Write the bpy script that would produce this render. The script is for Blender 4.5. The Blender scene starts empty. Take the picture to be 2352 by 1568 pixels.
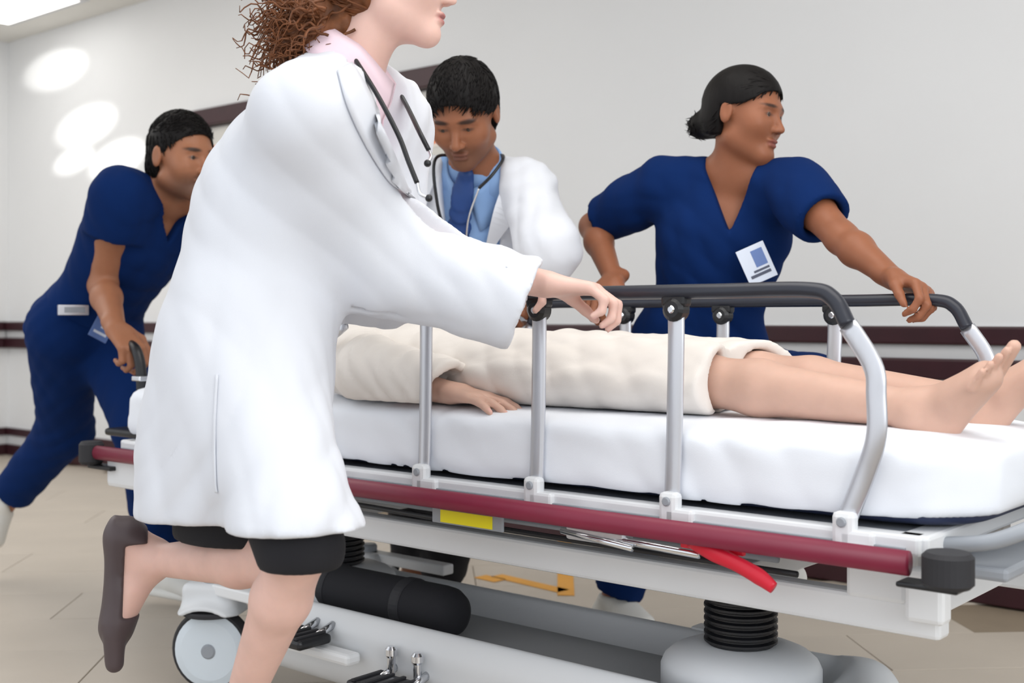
import bpy, bmesh, math, random
import numpy as np
from mathutils import Vector, Matrix

random.seed(7)
rng = np.random.default_rng(7)
scene = bpy.context.scene
COL = scene.collection

# ------------------------------------------------------------------ camera, world, lights, exposure
CAM_H = 0.90
F_PX = 2744.0
HORIZON = 728.0
FWD = np.array([-0.648, 0.7616, 0.0])
RGT = np.array([0.7616, 0.648, 0.0])

cam_data = bpy.data.cameras.new('camera')
cam_data.sensor_width = 36.0
cam_data.lens = 36.0 * F_PX / 2352.0
cam_data.shift_y = (HORIZON - 784.0) / 2352.0
cam_data.clip_start = 0.05
cam_data.dof.use_dof = True
cam_data.dof.focus_distance = 2.25
cam_data.dof.aperture_fstop = 4.0
cam = bpy.data.objects.new('camera', cam_data)
cam.location = (0, 0, CAM_H)
cam.rotation_euler = (math.pi / 2, 0, math.asin(0.648))
COL.objects.link(cam)
scene.camera = cam

world = bpy.data.worlds.new('world')
scene.world = world
world.use_nodes = True
bg = world.node_tree.nodes['Background']
bg.inputs[0].default_value = (0.93, 0.96, 1.0, 1)
bg.inputs[1].default_value = 1.25

scene.view_settings.view_transform = 'Standard'
scene.view_settings.look = 'None'
scene.view_settings.exposure = 0.0
scene.view_settings.gamma = 1.0
scene.view_settings.use_curve_mapping = False


def area(name, loc, target, size, size_y, power, color=(1, 1, 1)):
    d = bpy.data.lights.new(name, 'AREA')
    d.shape = 'RECTANGLE'
    d.size, d.size_y, d.energy, d.color = size, size_y, power, color
    o = bpy.data.objects.new(name, d)
    o.location = loc
    o.rotation_euler = (Vector(target) - Vector(loc)).to_track_quat('-Z', 'Y').to_euler()
    COL.objects.link(o)
    return o


# corridor ceiling panels and the window wall on the camera's side
area('ceiling_light', (-0.6, 1.6, 2.60), (-0.6, 1.6, 0), 3.0, 1.6, 38, (1.0, 0.985, 0.96))
area('ceiling_light', (-5.4, 1.7, 2.62), (-5.4, 1.9, 0), 3.0, 2.0, 46, (1.0, 0.97, 0.93))
area('window_daylight', (2.8, 0.4, 1.9), (-1.0, 2.6, 0.9), 2.4, 2.0, 56, (0.95, 0.98, 1.0))
# added spot lamps that throw the sun patches on the far left wall


def spot(loc, target, power, angle, blend):
    d = bpy.data.lights.new('sun_patch_spot', 'SPOT')
    d.energy, d.spot_size, d.spot_blend = power, math.radians(angle), blend
    d.shadow_soft_size = 0.02
    d.color = (1.0, 0.99, 0.95)
    o = bpy.data.objects.new('sun_patch_spot', d)
    o.location = loc
    o.rotation_euler = (Vector(target) - Vector(loc)).to_track_quat('-Z', 'Y').to_euler()
    o.scale = (1.45, .85, 1)
    COL.objects.link(o)


# ------------------------------------------------------------------ geometry of the view (photo pixel + distance -> metres)
def Pt(u, v, t):
    """point at photo pixel (u, v) and forward distance t metres"""
    xp = (u - 1176.0) / F_PX
    p = t * (FWD + xp * RGT)
    p[2] = CAM_H - (v - HORIZON) / F_PX * t
    return p


def Pn(u, v, n):
    """point at photo pixel (u, v) on the vertical plane y = n (parallel to the corridor wall)"""
    xp = (u - 1176.0) / F_PX
    t = n / (FWD[1] + xp * RGT[1])
    return Pt(u, v, t)


def A(*v):
    return np.array(v, float)


def nrm(v):
    v = np.asarray(v, float)
    return v / np.linalg.norm(v)


UP = A(0, 0, 1)


def look(u, yaw, pitch=0):
    """direction seen from column u: yaw 0 = at the camera, 90 = picture right"""
    xp = (u - 1176.0) / F_PX
    ray = nrm(FWD + xp * RGT)
    right = A(ray[1], -ray[0], 0)
    y, p = math.radians(yaw), math.radians(pitch)
    h = -ray * math.cos(y) + right * math.sin(y)
    return nrm(h * math.cos(p) + UP * math.sin(p))


for tu, tv, rad in ((130, 160, 62), (200, 288, 60), (170, 368, 40), (270, 366, 55)):
    tgt = Pn(tu, tv, 3.83)
    src = A(-3.2, 1.3, 2.45)
    dist = np.linalg.norm(tgt - src)
    ang = 2 * math.degrees(math.atan(rad / 2744 * 7.6 / dist))
    spot(src, tgt, 900, ang, 0.6)

# ------------------------------------------------------------------ materials


def lin(r, g, b):
    def f(c):
        c /= 255.0
        return c / 12.92 if c <= 0.04045 else ((c + 0.055) / 1.055) ** 2.4
    return (f(r), f(g), f(b))


MATS = {}


def mat(name, rgb, rough=0.5, metal=0.0, noise=0.0, nscale=8.0, bump=0.0, bscale=200.0, vcol=False, sheen=0.0, sss=0.0, spec=0.5, stretch=(1, 1, 1), coat=0.0):
    if name in MATS:
        return MATS[name]
    m = bpy.data.materials.new(name)
    m.use_nodes = True
    nt = m.node_tree
    b = nt.nodes['Principled BSDF']
    b.inputs['Roughness'].default_value = rough
    b.inputs['Metallic'].default_value = metal
    b.inputs['Specular IOR Level'].default_value = spec
    b.inputs['Sheen Weight'].default_value = sheen
    b.inputs['Coat Weight'].default_value = coat
    if sss:
        b.inputs['Subsurface Weight'].default_value = sss
        b.inputs['Subsurface Radius'].default_value = (0.012, 0.004, 0.002)
        b.inputs['Subsurface Scale'].default_value = 1.0
    c = lin(*rgb)
    b.inputs['Base Color'].default_value = (*c, 1)
    tc = nt.nodes.new('ShaderNodeTexCoord')
    mp = nt.nodes.new('ShaderNodeMapping')
    mp.inputs['Scale'].default_value = stretch
    nt.links.new(tc.outputs['Object'], mp.inputs['Vector'])
    src = None
    if vcol:
        at = nt.nodes.new('ShaderNodeAttribute')
        at.attribute_name = 'Col'
        src = at.outputs['Color']
    if noise or vcol:
        nz = nt.nodes.new('ShaderNodeTexNoise')
        nz.inputs['Scale'].default_value = nscale
        nz.inputs['Detail'].default_value = 5
        nt.links.new(mp.outputs[0], nz.inputs['Vector'])
        rp = nt.nodes.new('ShaderNodeMapRange')
        rp.inputs[1].default_value, rp.inputs[2].default_value = 0.3, 0.7
        rp.inputs[3].default_value, rp.inputs[4].default_value = 1 - noise, 1 + noise
        nt.links.new(nz.outputs['Fac'], rp.inputs[0])
        vm = nt.nodes.new('ShaderNodeVectorMath')
        vm.operation = 'SCALE'
        if src is not None:
            nt.links.new(src, vm.inputs[0])
        else:
            vm.inputs[0].default_value = c
        nt.links.new(rp.outputs[0], vm.inputs['Scale'])
        nt.links.new(vm.outputs[0], b.inputs['Base Color'])
    if bump:
        n2 = nt.nodes.new('ShaderNodeTexNoise')
        n2.inputs['Scale'].default_value = bscale
        n2.inputs['Detail'].default_value = 3
        nt.links.new(mp.outputs[0], n2.inputs['Vector'])
        bp = nt.nodes.new('ShaderNodeBump')
        bp.inputs['Strength'].default_value = bump
        bp.inputs['Distance'].default_value = 0.002
        nt.links.new(n2.outputs['Fac'], bp.inputs['Height'])
        nt.links.new(bp.outputs[0], b.inputs['Normal'])
    MATS[name] = m
    return m


M_WALL = mat('wall_paint', (226, 227, 228), 0.6, noise=0.012, nscale=2, bump=0.05, bscale=300)
M_CEIL = mat('ceiling_paint', (226, 224, 218), 0.8, noise=0.01)
M_MAROON = mat('maroon_vinyl', (52, 20, 28), 0.45, noise=0.12, nscale=12, bump=0.05)
M_RAILWHITE = mat('rail_retainer', (205, 206, 208), 0.5, noise=0.02)
M_DOOR = mat('door_laminate', (214, 212, 206), 0.45, noise=0.02, nscale=4)
M_TILE = mat('floor_tile', (190, 180, 167), 0.42, noise=0.05, nscale=2.5, bump=0.02, bscale=60)
M_GROUT = mat('floor_grout', (140, 126, 108), 0.8, noise=0.05)
M_TAPE = mat('yellow_tape', (226, 160, 46), 0.5, noise=0.06)
M_COAT = mat('white_coat_cotton', (219, 222, 229), 0.85, noise=0.012, nscale=5, bump=0.12, bscale=900, sheen=0.15, spec=0.2)
M_GOWN = mat('cream_gown_cotton', (228, 222, 216), 0.9, noise=0.02, nscale=6, bump=0.15, bscale=700, spec=0.2)
M_SHEET = mat('white_sheet', (236, 240, 247), 0.85, noise=0.012, nscale=6, bump=0.12, bscale=700, spec=0.2)
M_NAVY = mat('navy_scrub_cotton', (9, 38, 88), 0.9, noise=0.08, nscale=7, bump=0.15, bscale=800, spec=0.12, sheen=0.0)
M_PINK = mat('pink_shirt_cotton', (238, 214, 224), 0.8, noise=0.03, nscale=9, bump=0.1, bscale=800, spec=0.2)
M_BLUE = mat('light_blue_shirt', (140, 174, 220), 0.8, noise=0.05, nscale=9, bump=0.1, bscale=800, spec=0.2)
M_TIE = mat('blue_tie', (30, 64, 124), 0.5, noise=0.06, nscale=30, spec=0.4)
M_BLACKC = mat('black_cloth', (22, 22, 28), 0.85, noise=0.1, bump=0.1)
M_SKIN = mat('skin', (220, 180, 160), 0.48, noise=0.04, nscale=30, vcol=True, sss=0.12, bump=0.05, bscale=400, spec=0.35)
M_HAIRB = mat('black_hair', (15, 12, 12), 0.55, noise=0.3, nscale=60, bump=0.35, bscale=160, stretch=(1, 1, 0.12), spec=0.18)
M_HAIRR = mat('auburn_hair', (112, 68, 40), 0.5, noise=0.4, nscale=45, bump=0.6, bscale=120, spec=0.3)
M_EYE = mat('eye', (230, 226, 222), 0.2, vcol=True, nscale=3)
M_WHITEMETAL = mat('white_powder_coat', (226, 228, 230), 0.4, noise=0.015, coat=0.1)
M_GREYMETAL = mat('grey_powder_coat', (150, 155, 162), 0.45, noise=0.03)
M_ALU = mat('brushed_aluminium', (208, 210, 216), 0.32, metal=0.75, noise=0.04, nscale=60, stretch=(1, 1, 0.05))
M_CHROME = mat('chrome', (220, 222, 226), 0.15, metal=1.0, noise=0.02)
M_BLACKP = mat('black_plastic', (22, 23, 27), 0.38, noise=0.08, nscale=30)
M_RAIL = mat('rail_grip', (38, 41, 52), 0.33, noise=0.05, nscale=20)
M_BUMPER = mat('burgundy_bumper', (124, 28, 56), 0.42, noise=0.05, nscale=20)
M_BASE = mat('base_cover_plastic', (212, 215, 218), 0.42, noise=0.02, nscale=4)
M_TRAY = mat('base_tray_plastic', (150, 152, 154), 0.5, noise=0.03, nscale=4)
M_YEL = mat('yellow_label', (240, 226, 10), 0.5, noise=0.02)
M_RED = mat('red_plastic', (214, 24, 52), 0.4, noise=0.04)
M_MATT = mat('navy_mattress_vinyl', (42, 52, 84), 0.5, noise=0.05)
M_WHEEL = mat('wheel_cover', (214, 224, 232), 0.4, noise=0.02)
M_RUBBER = mat('dark_rubber', (38, 38, 42), 0.7, noise=0.08)
M_SHOEW = mat('white_sneaker', (228, 228, 224), 0.6, noise=0.03, bump=0.1)
M_FLAT = mat('taupe_leather', (74, 62, 64), 0.5, noise=0.1)
M_CARD = mat('badge_card', (214, 222, 236), 0.35, noise=0.03)
M_CARDBLUE = mat('badge_blue_print', (90, 118, 176), 0.4, noise=0.05)
M_CARDDARK = mat('badge_dark_print', (70, 76, 96), 0.45, noise=0.05)
M_ORANGE = mat('orange_print', (236, 132, 84), 0.6, noise=0.06)
M_GREEN = mat('green_print', (150, 168, 40), 0.6, noise=0.06)
M_PAPER = mat('notice_paper', (236, 226, 216), 0.6, noise=0.03)
M_PILLOW = mat('pillow_cotton', (238, 240, 244), 0.85, noise=0.02, bump=0.1, bscale=600)

# ------------------------------------------------------------------ object helpers


def link(name, mesh, material, parent=None):
    o = bpy.data.objects.new(name, mesh)
    COL.objects.link(o)
    if material is not None and len(mesh.materials) == 0:
        mesh.materials.append(material)
    if parent is not None:
        o.parent = parent
        o.matrix_parent_inverse = parent.matrix_world.inverted()
    return o


def thing(name, label, cat, loc=(0, 0, 0), group=None):
    o = bpy.data.objects.new(name, None)
    o.empty_display_size = 0.1
    COL.objects.link(o)
    o.location = loc
    o.matrix_world = Matrix.Translation(Vector(loc))
    o['label'], o['category'] = label, cat
    if group:
        o['group'] = group
    return o


def tag(o, label, cat, group=None):
    o['label'], o['category'] = label, cat
    if group:
        o['group'] = group
    return o


def structure(o):
    o['kind'] = 'structure'
    return o


def mesh_np(name, V, Q, smooth=True, col=None, tris=None):
    me = bpy.data.meshes.new(name)
    V = np.asarray(V, np.float32)
    Q = np.asarray(Q, np.int32)
    k = Q.shape[1]
    me.vertices.add(len(V))
    me.vertices.foreach_set('co', V.ravel())
    me.loops.add(Q.size)
    me.loops.foreach_set('vertex_index', Q.ravel())
    me.polygons.add(len(Q))
    me.polygons.foreach_set('loop_start', np.arange(len(Q), dtype=np.int32) * k)
    me.polygons.foreach_set('loop_total', np.full(len(Q), k, np.int32))
    me.polygons.foreach_set('use_smooth', np.full(len(Q), smooth, bool))
    me.update(calc_edges=True)
    if col is not None:
        at = me.color_attributes.new('Col', 'FLOAT_COLOR', 'POINT')
        c4 = np.ones((len(V), 4), np.float32)
        c4[:, :3] = col
        at.data.foreach_set('color', c4.ravel())
    return me


def bm_mesh(name, bm, smooth=False):
    me = bpy.data.meshes.new(name)
    bmesh.ops.recalc_face_normals(bm, faces=bm.faces[:])
    bm.to_mesh(me)
    bm.free()
    if smooth:
        me.polygons.foreach_set('use_smooth', np.ones(len(me.polygons), bool))
        me.update()
    return me


def add_box(bm, c, size, bevel=0.0, rot=None, seg=2):
    r = bmesh.ops.create_cube(bm, size=1.0)
    vs = r['verts']
    M = Matrix.Translation(Vector(c)) @ (rot.to_4x4() if rot is not None else Matrix.Identity(4)) @ Matrix.Diagonal((*size, 1))
    bmesh.ops.transform(bm, matrix=M, verts=vs)
    if bevel:
        es = list({e for v in vs for e in v.link_edges})
        bmesh.ops.bevel(bm, geom=es, offset=bevel, segments=seg, affect='EDGES', profile=0.5)
    return bm


def box_obj(name, c, size, material, parent=None, bevel=0.0, rot=None):
    bm = bmesh.new()
    add_box(bm, c, size, bevel, rot)
    return link(name, bm_mesh(name, bm), material, parent)


def box2(name, lo, hi, material, parent=None, bevel=0.0):
    lo, hi = A(*lo), A(*hi)
    return box_obj(name, (lo + hi) / 2, hi - lo, material, parent, bevel)


def catmull(pts, n):
    pts = np.asarray(pts, float)
    if len(pts) < 3:
        ts = np.linspace(0, 1, n)[:, None]
        return pts[0] * (1 - ts) + pts[-1] * ts
    P = np.vstack([2 * pts[0] - pts[1], pts, 2 * pts[-1] - pts[-2]])
    out = []
    m = len(pts) - 1
    for s in np.linspace(0, m, n):
        i = min(int(s), m - 1)
        t = s - i
        p0, p1, p2, p3 = P[i], P[i + 1], P[i + 2], P[i + 3]
        out.append(0.5 * (2 * p1 + (p2 - p0) * t + (2 * p0 - 5 * p1 + 4 * p2 - p3) * t * t + (3 * p1 - p0 - 3 * p2 + p3) * t ** 3))
    return np.array(out)


def tube_geo(path, rad, segs=10, flat=None):
    """rings along a path; flat=(vector, factor) squashes the section across vector"""
    path = np.asarray(path, float)
    n = len(path)
    rad = np.broadcast_to(np.asarray(rad, float), (n,))
    tang = np.gradient(path, axis=0)
    tang /= np.linalg.norm(tang, axis=1)[:, None] + 1e-12
    ref = UP if abs(tang[0][2]) < 0.9 else A(1, 0, 0)
    a = nrm(np.cross(tang[0], ref))
    V, Q = [], []
    for i in range(n):
        a = nrm(a - tang[i] * np.dot(a, tang[i]))
        b = np.cross(tang[i], a)
        for k in range(segs):
            th = 2 * math.pi * k / segs
            off = (a * math.cos(th) + b * math.sin(th)) * rad[i]
            if flat is not None:
                fv = nrm(flat[0])
                off = off + fv * np.dot(off, fv) * (flat[1] - 1)
            V.append(path[i] + off)
    for i in range(n - 1):
        for k in range(segs):
            k2 = (k + 1) % segs
            Q.append((i * segs + k, i * segs + k2, (i + 1) * segs + k2, (i + 1) * segs + k))
    return np.array(V), Q, n, segs


def add_tube(bm, path, rad, segs=10, flat=None):
    V, Q, n, s = tube_geo(path, rad, segs, flat)
    vs = [bm.verts.new(v) for v in V]
    for q in Q:
        bm.faces.new([vs[i] for i in q])
    bm.faces.new(vs[:s][::-1])
    bm.faces.new(vs[-s:])


def tube_obj(name, path, rad, material, parent=None, segs=12, smooth_n=None, flat=None):
    if smooth_n:
        if np.ndim(rad):
            rad = np.interp(np.linspace(0, 1, smooth_n), np.linspace(0, 1, len(rad)), rad)
        path = catmull(path, smooth_n)
    bm = bmesh.new()
    add_tube(bm, path, rad, segs, flat)
    return link(name, bm_mesh(name, bm, True), material, parent)


def add_lathe(bm, c, prof, axis=2, segs=28):
    """profile of (radius, height) turned about an axis"""
    rings = []
    for r, h in prof:
        ring = []
        for k in range(segs):
            th = 2 * math.pi * k / segs
            p = [r * math.cos(th), r * math.sin(th), h]
            if axis == 1:
                p = [p[0], p[2], p[1]]
            elif axis == 0:
                p = [p[2], p[0], p[1]]
            ring.append(bm.verts.new(A(*c) + A(*p)))
        rings.append(ring)
    for i in range(len(rings) - 1):
        for k in range(segs):
            k2 = (k + 1) % segs
            bm.faces.new((rings[i][k], rings[i][k2], rings[i + 1][k2], rings[i + 1][k]))
    bm.faces.new(rings[0][::-1])
    bm.faces.new(rings[-1])


def lathe_obj(name, c, prof, material, parent=None, axis=2, segs=28, smooth=False):
    bm = bmesh.new()
    add_lathe(bm, c, prof, axis, segs)
    return link(name, bm_mesh(name, bm, smooth), material, parent)


# ------------------------------------------------------------------ smooth-blend solid modeller (numpy field -> quads)
def smin(a, b, k):
    if k <= 0:
        return np.minimum(a, b)
    h = np.maximum(k - np.abs(a - b), 0) / k
    return np.minimum(a, b) - h * h * k * 0.25


def smax(a, b, k):
    return -smin(-a, -b, k)


class Field:
    def __init__(s, lo, hi, h, fine=()):
        s.ax = []
        for i in range(3):
            edges = [lo[i]]
            x = lo[i]
            while x < hi[i]:
                step = h
                for (fl, fh, fs) in fine:
                    if fl[i] <= x <= fh[i]:
                        step = min(step, fs)
                x += step
                edges.append(x)
            s.ax.append(np.array(edges, np.float32))
        s.F = np.full([len(a) for a in s.ax], 1.0, np.float32)
        s.h = h

    def sub(s, lo, hi):
        sl = []
        for i in range(3):
            a = max(int(np.searchsorted(s.ax[i], lo[i])) - 1, 0)
            b = min(int(np.searchsorted(s.ax[i], hi[i])) + 1, len(s.ax[i]))
            if b <= a:
                return None, None
            sl.append(slice(a, b))
        X = s.ax[0][sl[0]][:, None, None]
        Y = s.ax[1][sl[1]][None, :, None]
        Z = s.ax[2][sl[2]][None, None, :]
        return tuple(sl), (X, Y, Z)

    def put(s, sl, d, k, mode):
        a = s.F[sl]
        s.F[sl] = smin(a, d, k) if mode == 'u' else (smax(a, -d, k) if mode == 's' else smax(a, d, k))

    def cone(s, p0, p1, r0, r1, k=0.01, mode='u', flat=None):
        p0, p1 = np.asarray(p0, float), np.asarray(p1, float)
        m = max(r0, r1) * (max(1, 1.0 if flat is None else flat[1])) + k + 2 * s.h
        sl, G = s.sub(np.minimum(p0, p1) - m, np.maximum(p0, p1) + m)
        if sl is None:
            return
        ba = p1 - p0
        bb = max(float(ba @ ba), 1e-9)
        P = [G[i] - p0[i] for i in range(3)]
        t = np.clip((P[0] * ba[0] + P[1] * ba[1] + P[2] * ba[2]) / bb, 0, 1).astype(np.float32)
        q = [P[i] - t * ba[i] for i in range(3)]
        if flat is not None:
            fv = nrm(flat[0])
            dd = (q[0] * fv[0] + q[1] * fv[1] + q[2] * fv[2]) * (1.0 / flat[1] - 1.0)
            q = [q[i] + dd * fv[i] for i in range(3)]
        d = np.sqrt(q[0] ** 2 + q[1] ** 2 + q[2] ** 2) - (r0 + (r1 - r0) * t)
        if flat is not None:
            d = d * min(1.0, flat[1])
        s.put(sl, d.astype(np.float32), k, mode)

    def ball(s, c, r, k=0.01, mode='u'):
        s.cone(c, A(*c) + A(0, 0, 1e-4), r, r, k, mode)

    def ell(s, c, R, rad, k=0.01, mode='u'):
        """R: 3 row axis vectors, rad: radii along them"""
        c = np.asarray(c, float)
        ext = np.sqrt(sum((np.asarray(R[i]) * rad[i]) ** 2 for i in range(3))) + k + 2 * s.h
        sl, G = s.sub(c - ext, c + ext)
        if sl is None:
            return
        P = [G[i] - c[i] for i in range(3)]
        L = [P[0] * R[i][0] + P[1] * R[i][1] + P[2] * R[i][2] for i in range(3)]
        k0 = np.sqrt(sum((L[i] / rad[i]) ** 2 for i in range(3))) + 1e-6
        k1 = np.sqrt(sum((L[i] / rad[i] ** 2) ** 2 for i in range(3))) + 1e-6
        s.put(sl, (k0 * (k0 - 1) / k1).astype(np.float32), k, mode)

    def box(s, c, R, half, r=0.005, k=0.005, mode='u'):
        c = np.asarray(c, float)
        half = np.asarray(half, float)
        ext = sum(np.abs(np.asarray(R[i]) * half[i]) for i in range(3)) + k + 2 * s.h + r
        sl, G = s.sub(c - ext, c + ext)
        if sl is None:
            return
        P = [G[i] - c[i] for i in range(3)]
        q = [np.abs(P[0] * R[i][0] + P[1] * R[i][1] + P[2] * R[i][2]) - (half[i] - r) for i in range(3)]
        d = np.sqrt(sum(np.maximum(x, 0) ** 2 for x in q)) + np.minimum(np.maximum(np.maximum(q[0], q[1]), q[2]), 0) - r
        s.put(sl, d.astype(np.float32), k, mode)

    def loft(s, secs, uvec, k=0.02, mode='u', off=0.0, power=2.0, axis=None, ends=0.0):
        """secs: (centre, half-width along uvec, half-width across); sections stacked along one straight axis"""
        C = np.array([np.asarray(x[0], float) for x in secs])
        axis = nrm(C[-1] - C[0]) if axis is None else nrm(axis)
        u = nrm(uvec - axis * np.dot(uvec, axis))
        w = np.cross(axis, u)
        data = np.array([[(c - C[0]) @ axis, (c - C[0]) @ u, (c - C[0]) @ w, x[1] + off, x[2] + off] for c, x in zip(C, secs)])
        fine = catmull(data, 12 * len(data))
        fine[:, 0] = np.maximum.accumulate(fine[:, 0] + np.arange(len(fine)) * 1e-7)
        m = float(fine[:, 3:].max()) + k + 2 * s.h + ends
        pts = C[0] + fine[:, :1] * axis + fine[:, 1:2] * u + fine[:, 2:3] * w
        sl, G = s.sub(pts.min(0) - m, pts.max(0) + m)
        if sl is None:
            return
        P = [G[i] - C[0][i] for i in range(3)]
        S = P[0] * axis[0] + P[1] * axis[1] + P[2] * axis[2]
        U = P[0] * u[0] + P[1] * u[1] + P[2] * u[2]
        W = P[0] * w[0] + P[1] * w[1] + P[2] * w[2]
        s0, s1 = fine[0, 0], fine[-1, 0]
        f = lambda j: np.interp(S.ravel(), fine[:, 0], fine[:, j]).reshape(S.shape).astype(np.float32)
        ru, rw = f(3), f(4)
        qu, qw = np.abs(U - f(1)) / ru, np.abs(W - f(2)) / rw
        if power == 2.0:
            e = np.sqrt(qu ** 2 + qw ** 2)
        else:
            e = (qu ** power + qw ** power) ** (1.0 / power)
        g = np.sqrt((qu / ru) ** 2 + (qw / rw) ** 2) / np.maximum(np.sqrt(qu ** 2 + qw ** 2), 1e-4)
        d2 = (e - 1) / np.maximum(g, 1e-3)
        da = np.maximum(s0 - S, S - s1)
        d = smax(d2, da, 0.012 + ends)
        s.put(sl, d.astype(np.float32), k, mode)

    def plane(s, p, n, k=0.004, lo=None, hi=None):
        """cut away the side that n points to (inside an optional box)"""
        lo = A(-99, -99, -99) if lo is None else lo
        hi = A(99, 99, 99) if hi is None else hi
        sl, G = s.sub(lo, hi)
        if sl is None:
            return
        n = nrm(n)
        d = (G[0] - p[0]) * n[0] + (G[1] - p[1]) * n[1] + (G[2] - p[2]) * n[2]
        s.put(sl, d.astype(np.float32), k, 'i')

    def carve(s, fn, c, R, ext, k=0.004):
        """subtract fn(local coords) inside a box"""
        c = np.asarray(c, float)
        sl, G = s.sub(c - ext, c + ext)
        if sl is None:
            return
        P = [G[i] - c[i] for i in range(3)]
        L = [P[0] * R[i][0] + P[1] * R[i][1] + P[2] * R[i][2] for i in range(3)]
        s.put(sl, fn(*L).astype(np.float32), k, 's')

    def folds(s, amp, scale=14.0, seed=1, dirs=None, n=7, sharp=True):
        idx = np.nonzero(np.abs(s.F) < 0.025)
        X = np.stack([s.ax[i][idx[i]] for i in range(3)], 1).astype(np.float32)
        r = np.random.default_rng(seed)
        W = X + 0.05 * np.sin(X[:, [1, 2, 0]] * 9.0 + r.random(3) * 6)
        acc = np.zeros(len(X), np.float32)
        for i in range(n):
            if dirs is not None:
                v = nrm(np.asarray(dirs[i % len(dirs)], float) + r.normal(size=3) * 0.22)
            else:
                v = nrm(r.normal(size=3))
            f = scale * (0.9 + 1.6 * r.random())
            w = np.sin(W @ v * f * 2 * math.pi / 2.2 + r.random() * 6.28)
            env = 0.5 + 0.5 * np.sin(X @ nrm(r.normal(size=3)) * (5 + 6 * r.random()) + r.random() * 6.28)
            if sharp:
                w = 1 - 2 * np.abs(w) ** 0.8
            acc += w * env
        s.F[idx] += amp * acc / math.sqrt(n)

    def mesh(s):
        F = s.F
        F[0], F[-1] = 1, 1
        F[:, 0], F[:, -1] = 1, 1
        F[:, :, 0], F[:, :, -1] = 1, 1
        I = F < 0
        nx, ny, nz = F.shape
        cnt = np.zeros((nx - 1, ny - 1, nz - 1), np.uint8)
        for dx in (0, 1):
            for dy in (0, 1):
                for dz in (0, 1):
                    cnt += I[dx:nx - 1 + dx, dy:ny - 1 + dy, dz:nz - 1 + dz]
        act = np.nonzero((cnt > 0) & (cnt < 8))
        N = len(act[0])
        vid = np.full(cnt.shape, -1, np.int32)
        vid[act] = np.arange(N)
        corner = {}
        for dx in (0, 1):
            for dy in (0, 1):
                for dz in (0, 1):
                    corner[dx, dy, dz] = F[act[0] + dx, act[1] + dy, act[2] + dz]
        acc = np.zeros((N, 3), np.float32)
        num = np.zeros(N, np.float32)
        for (a, b) in [((0, 0, 0), (1, 0, 0)), ((0, 1, 0), (1, 1, 0)), ((0, 0, 1), (1, 0, 1)), ((0, 1, 1), (1, 1, 1)),
                       ((0, 0, 0), (0, 1, 0)), ((1, 0, 0), (1, 1, 0)), ((0, 0, 1), (0, 1, 1)), ((1, 0, 1), (1, 1, 1)),
                       ((0, 0, 0), (0, 0, 1)), ((1, 0, 0), (1, 0, 1)), ((0, 1, 0), (0, 1, 1)), ((1, 1, 0), (1, 1, 1))]:
            fa, fb = corner[a], corner[b]
            m = (fa < 0) != (fb < 0)
            den = np.where(m, fa - fb, 1)
            t = np.where(m, fa / den, 0)
            for i in range(3):
                acc[:, i] += np.where(m, a[i] + (b[i] - a[i]) * t, 0)
            num += m
        loc = acc / np.maximum(num, 1)[:, None]
        V = np.empty((N, 3), np.float32)
        for i in range(3):
            a0 = s.ax[i][act[i]]
            V[:, i] = a0 + loc[:, i] * (s.ax[i][act[i] + 1] - a0)
        quads = []
        for axis in range(3):
            sl0 = [slice(1, -1)] * 3
            sl1 = [slice(1, -1)] * 3
            sl0[axis], sl1[axis] = slice(0, -1), slice(1, None)
            a, b = I[tuple(sl0)], I[tuple(sl1)]
            for flip, msk in ((False, a & ~b), (True, ~a & b)):
                e = [x.astype(np.int64) for x in np.nonzero(msk)]
                for j in range(3):
                    if j != axis:
                        e[j] = e[j] + 1
                j1, j2 = (axis + 1) % 3, (axis + 2) % 3

                def g(o1, o2):
                    c = [e[0], e[1], e[2]]
                    c[j1] = c[j1] - o1
                    c[j2] = c[j2] - o2
                    return vid[c[0], c[1], c[2]]
                q = np.stack([g(1, 1), g(0, 1), g(0, 0), g(1, 0)], 1)
                quads.append(q[:, ::-1] if flip else q)
        Q = np.concatenate(quads)
        return V, Q

    def obj(s, name, material, parent=None, colfn=None, relax=1):
        V, Q = s.mesh()
        for _ in range(relax):
            i0 = np.concatenate([Q[:, i] for i in range(4)] * 2)
            i1 = np.concatenate([Q[:, (i + 1) % 4] for i in range(4)] + [Q[:, (i + 3) % 4] for i in range(4)])
            num = np.maximum(np.bincount(i0, minlength=len(V)), 1)
            acc = np.stack([np.bincount(i0, V[i1, j], minlength=len(V)) / num for j in range(3)], 1)
            V = (V * 0.4 + 0.6 * acc).astype(np.float32)
        col = colfn(V) if colfn else None
        return link(name, mesh_np(name, V, Q, True, col), material, parent)


# ------------------------------------------------------------------ people
def perp(d, hint):
    return nrm(hint - d * np.dot(hint, d))


class Paint:
    """colours of the skin itself (lips, brows, stubble, nails) and painted eye-socket shade"""

    def __init__(s, base):
        s.base = lin(*base)
        s.blobs = []

    def blob(s, c, R, rad, rgb, amt=1.0, soft=0.35):
        s.blobs.append((np.asarray(c), R, rad, lin(*rgb), amt, soft))

    def __call__(s, V):
        C = np.tile(np.array(s.base, np.float32), (len(V), 1))
        for c, R, rad, col, amt, soft in s.blobs:
            P = V - c
            e = np.sqrt(sum(((P @ np.asarray(R[i])) / rad[i]) ** 2 for i in range(3)))
            m = np.clip((1 + soft - e) / (2 * soft), 0, 1) * amt
            C = C * (1 - m[:, None]) + np.array(col, np.float32) * m[:, None]
        return C


def head_axes(fwd, up=UP):
    f = nrm(fwd)
    u = perp(f, up)
    return [np.cross(f, u), f, u]


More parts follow.
